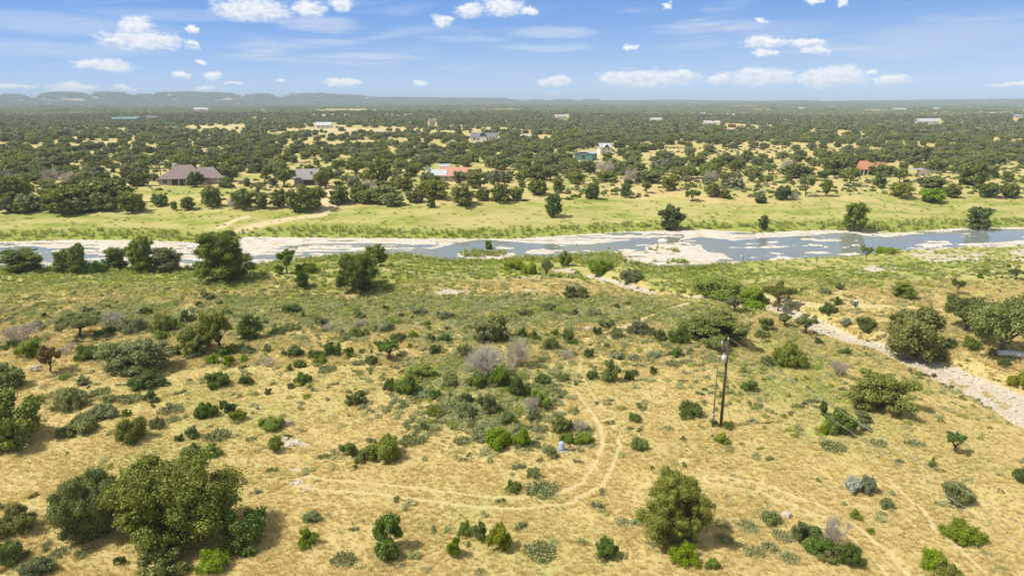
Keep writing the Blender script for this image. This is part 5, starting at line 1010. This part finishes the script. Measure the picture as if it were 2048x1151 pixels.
addbox(fd, 'spinner_motor', ROOFC, (0, 0, s_ * .47), (.2, .2, .2))
X, Y, Z = ground(1712, 627); q = QB(); q.add(CSV * np.array([.42, .3, .22]) * (0.8 + .3 * vnoise(CSV[:, 0] * 2, CSV[:, 1] * 2, 3))[:, None], CSQ, 0); o = link('grey_rock', q.mesh('grey_rock', [simple_mat('grey_stone', (.26, .24, .24), .9, bump=.4)])); o.location = (X, Y, Z + .08); tag(o, 'dark grey rock lying at the foot of the green feeder', 'rock')
# fence posts along the river bank
for i, (px, y1, y0, lb) in enumerate([(1486, 524, 508, 'dark fence post at the water edge, leftmost of three along the bank'), (1552, 536, 524, 'thin fence post in the grass, middle one of three along the bank'), (1633, 525, 512, 'dark fence post by the white rock shelf, rightmost of three along the bank'), (1153, 494, 486, 'short dark post standing in the river beside a rock shelf')]):
    X, Y, Z = ground(px, y1); H = solve_h(X, Y, Z, y0); q = QB(); q.tube([(0, 0, -.5), (.02, 0, H * .5), (0, .02, H)], [.075, .07, .06], 7); o = link('fence_post', q.mesh('fence_post', [WOOD])); o.location = (X, Y, Z); tag(o, lb, 'post', 'old wooden posts by the river')
for px, y1, y0, lb in ((322, 352, 321, 'distant dark utility pole just left of the brown-roofed house'), (447, 322, 292, 'distant utility pole among trees behind and right of the brown-roofed house')):
    X, Y, Z = ground(px, y1); H = solve_h(X, Y, Z, y0); t = thing('utility_pole', lb, 'utility pole', (X, Y, Z), .3, 'distant utility poles'); q = QB(); q.tube([(0, 0, -.5), (0, 0, H)], [.2, .14], 8); link('pole', q.mesh('pole', [WOOD]), t); addbox(t, 'cross_arm', WOOD, (0, 0, H - .6), (1.9, .14, .14))
def rock_obj(px, py, sx, sy, sz, lab, m_=STN, seed=1, name='boulder'):
    X, Y, Z = ground(px, py); Z = max(Z, WL - .1); v = CSV * (0.8 + .4 * vnoise(CSV[:, 0] * 1.8 + seed, CSV[:, 1] * 1.8 + CSV[:, 2] + seed, seed))[:, None]; q = QB(); q.add(v * np.array([sx, sy, sz]), CSQ, 0, .5, False); o = link(name, q.mesh(name, [m_])); o.location = (X, Y, Z + sz * .25); tag(o, lab, 'boulder'); return o
rock_obj(1326, 486, 1.5, .9, .8, 'bright white rounded boulder at the river edge by the olive shallows', simple_mat('white_rock', (.80, .78, .74), .85), 3)
rock_obj(1217, 499, .35, .3, .25, 'small dark rock at the near edge of the river stream', simple_mat('dark_rock', (.09, .08, .06), .9), 4); rock_obj(574, 849, .75, .5, .45, 'pinkish grey boulder beside the bright green bush', simple_mat('pink_rock', (.42, .33, .30), .9, bump=.4), 6)
rock_obj(1176, 658, .6, .5, .35, 'tan boulder by the two-wheel track in the middle distance', simple_mat('tan_rock', (.56, .44, .32), .9), 8); rock_obj(1573, 1032, .5, .42, .36, 'round tan boulder beside the cactus thicket', simple_mat('tan_rock_rough', (.52, .42, .34), .9, bump=.5), 9)
rock_obj(515, 818, .22, .2, .4, 'small upright grey rock in the left foreground grass', simple_mat('grey_rock_small', (.3, .28, .27), .9), 10)
# pale log pile on the left, stump at the river, pipe under the right oaks
X, Y, Z = ground(67, 741); q = QB()
for k in range(9): a = random.uniform(-.5, .5); x = random.uniform(-.5, .5); y = random.uniform(-.3, .3); L_ = random.uniform(.5, 1.1); q.tube([(x - L_ * math.cos(a), y - L_ * math.sin(a), .1 + .06 * k), (x, y, .22 + .05 * k), (x + L_ * math.cos(a), y + L_ * math.sin(a), .08 + .05 * k)], [.05, .08, .05], 6, 0, random.random())
o = link('log_pile', q.mesh('log_pile', [TWIG])); o.location = (X, Y, Z); tag(o, 'low heap of bleached branches in front of the rusty brown tree', 'branch pile')
X, Y, Z = ground(1315, 494); q = QB(); q.tube([(0, 0, -.2), (.05, 0, .5), (.3, .05, 1.0)], [.16, .13, .07], 7, 0, .8); q.tube([(.02, 0, .4), (-.25, 0, .85)], [.09, .05], 6, 0, .8); q.tube([(-.1, 0, 0), (-.5, -.1, .15)], [.1, .06], 6, 0, .7); o = link('driftwood', q.mesh('driftwood', [simple_mat('pink_driftwood', (.50, .34, .28), .9)])); o.location = (X, Y, max(Z, WL)); tag(o, 'pinkish upright driftwood snag in front of the bright white boulder', 'driftwood')
X, Y, Z = ground(2016, 712); q = QB(); n_ = 12; P_ = []; 
for k in range(15): t_ = k / 14; P_.append((-1.5 + 3.4 * t_, -.9 * t_, .45 + .25 * math.sin(t_ * 3) * (1 - t_)))
q.tube(P_, [.42 + (.035 if k % 2 else 0) for k in range(15)], 14); o = link('culvert_pipe', q.mesh('culvert_pipe', [simple_mat('chalky_pipe', (.66, .64, .64), .7, var=.2)])); o.location = (X, Y, Z); tag(o, 'pale ribbed pipe lying under the oaks at the right edge', 'pipe')

# ------------------------------------------------------------------ labels: what the plant looks like and where it stands
LMK = [('the utility pole', 1448, 770), ('the grey-blue drum', 1123, 888), ('the bare grey tree', 975, 712), ('the silvery shrub', 1704, 961), ('the rusty brown tree', 100, 712), ('the green feeder', 1709, 612), ('the big foreground oak', 355, 990), ('the lone olive foreground tree', 1348, 1008), ('the pinkish boulder', 574, 849),
       ('the spreading grey-green left tree', 152, 645), ('the brown-roofed house', 375, 350), ('the grey-roofed house', 612, 352), ('the salmon-orange roof', 907, 349), ('the green barn', 1170, 310), ('the two-storey cottage', 1211, 298), ('the long white house', 967, 272), ('the orange-red tiled roof', 1750, 335), ('the white carport', 1838, 341),
       ('the bright white boulder', 1326, 484), ('the leftmost bank post', 1486, 516), ('the rightmost bank post', 1633, 519), ('the big round bankside tree', 446, 511), ('the reed island', 965, 508), ('the pale pipe', 2016, 705), ('the green water tank', 494, 360), ('the white ranch house', 647, 250), ('the dark red shed', 1465, 251), ('the tan middle boulder', 1176, 658),
       ('the A-frame cabin', 855, 348), ('the warehouse', 401, 218), ('the long green-roofed house', 252, 236), ('the gravel heap', 447, 352), ('the tan tower house', 864, 243), ('the meadow road', 656, 400), ('the lone meadow tree', 1107, 410), ('the leafy mirrored tree', 1708, 432), ('the cactus thicket boulder', 1573, 1032), ('the lone midstream post', 1153, 490), ('the white limestone patch', 578, 955), ('the right creek bend', 1790, 706), ('the bleached branch heap', 67, 736), ('the bright white barn', 1857, 241)]
ORD = ['nearest', 'second', 'third', 'fourth', 'fifth', 'sixth', 'seventh', 'eighth', 'ninth', 'tenth', 'eleventh', 'twelfth', 'thirteenth', 'fourteenth', 'fifteenth', 'sixteenth', 'seventeenth', 'eighteenth', 'nineteenth', 'twentieth'] + [t_ + '-' + u_ for t_ in ('twenty', 'thirty', 'forty', 'fifty', 'sixty') for u_ in ('first', 'second', 'third', 'fourth', 'fifth', 'sixth', 'seventh', 'eighth', 'ninth', 'tenth')]
bins = {}
for q in REG:
    best = min(LMK, key=lambda L_: math.hypot(q['px'] - L_[1], (q['py'] - L_[2]) * 1.6)); dx_ = q['px'] - best[1]; dy_ = (q['py'] - best[2]) * 1.6
    lr_ = 'right' if dx_ > 0 else 'left'; fb_ = 'in front' if dy_ > 0 else 'behind'
    side = lr_ + ' of' if abs(dx_) > abs(dy_) * 2.2 else (fb_ + ' of' if fb_ == 'in front' else fb_) if abs(dy_) > abs(dx_) * 2.2 else fb_ + ' and ' + lr_ + ' of'
    bins.setdefault((q['adj'] + '|' + q['noun'], best[0], side), []).append((math.hypot(dx_, dy_), q))
for (an_, lm, side), L_ in bins.items():
    noun = an_.split('|')[1]
    L_.sort(key=lambda t: t[0])
    for i, (d_, q) in enumerate(L_):
        nn_ = {'prickly pear': 'prickly pear clump'}.get(noun, noun); sz = ''
        sz0 = size_word(q['r']) if noun != 'tree' else ('small' if q['r'] < 1.6 else 'large' if q['r'] > 4.2 else 'medium')
        o_ = 'closest' if i == 0 else ORD[i] + ' closest'
        tag(q['o'], f"{o_} {q['adj']} {nn_} {side} {lm}".replace('  ', ' '), {'prickly pear': 'cactus', 'dead bush': 'dead bush', 'bare tree': 'tree', 'tree': 'tree', 'shrub': 'shrub'}[noun], GRP.get(noun))
def setl(key, lab):
    if key in special: special[key]['label'] = lab
setl('bare', 'leafless grey tree with a dense crown of bare twigs, middle of the grassland')
setl(('Y', 1684), 'rounded silvery white shrub standing alone on the dry slope'); setl(('Z', 1713), 'grey-blue rounded shrub touching the silvery white shrub')
setl(('T', 228), 'very large spreading oak in the left foreground, the biggest tree in view'); setl(('T', 120), 'large dull grey-green rounded tree touching the left side of the big foreground oak'); setl(('T', 1284), 'lone yellow-green and olive tree in the right foreground grass')
setl(('T', 75), 'rusty brown and green small tree with visible trunk, far left'); setl(('T', 106), 'grey-green umbrella-shaped tree with thin leaning trunk, upper left of the grassland'); setl(('T', 392), 'big round leafy tree on the near river bank, in front of the rock shelves')
setl(('T', 670), 'dark full-crowned tree on the near bank with a long shadow to its right'); setl(('T', 1720), 'small round bright green tree with double trunk on the bank by the pool'); setl(('T', 1088), 'dark oval tree alone in the green meadow beyond the river')
setl(('T', 1317), 'round dark tree at the far river bank above the white boulder'); setl(('T', 1682), 'upright leafy tree on the far bank mirrored in the pool'); setl(('T', 1930), 'leaning pointed tree on the far bank at the right, mirrored in the pool'); setl(('T', 1890), 'oak with bare forked trunk showing, between two larger right-hand oaks')
setl(('T', 1757), 'huge dense oak beside the creek bed on the right'); setl(('T', 1695), 'wide green tree casting its shadow downslope towards the creek'); setl(('U', 932), 'big round light olive juniper just behind the bare grey tree')

# ------------------------------------------------------------------ haze
mh, gh = mat('haze_air'); pv = gh.n('ShaderNodeVolumePrincipled', {'Color': (.72, .86, 1.0, 1), 'Density': 0.000135, 'Anisotropy': -.1}); gh.n('ShaderNodeOutputMaterial', {'Volume': pv.outputs[0]})
gmax = max(float(GZ.max()) + 25, HCAM + 20, top_ + 10); gmin = float(GZ.min()) - 1.5
q = QB(); q.box((0, 0, (gmax + gmin) / 2), (34000, 34000, gmax - gmin)); hz = link('haze', q.mesh('haze', [mh])); tag(hz, kind='stuff')
hz['label'] = 'thin pale blue air that fades the far woods and hills'; hz['category'] = 'haze'
S.cycles.volume_bounces = 0; S.cycles.max_bounces = 6; S.cycles.transparent_max_bounces = 8
S.cycles.sample_clamp_indirect = 4
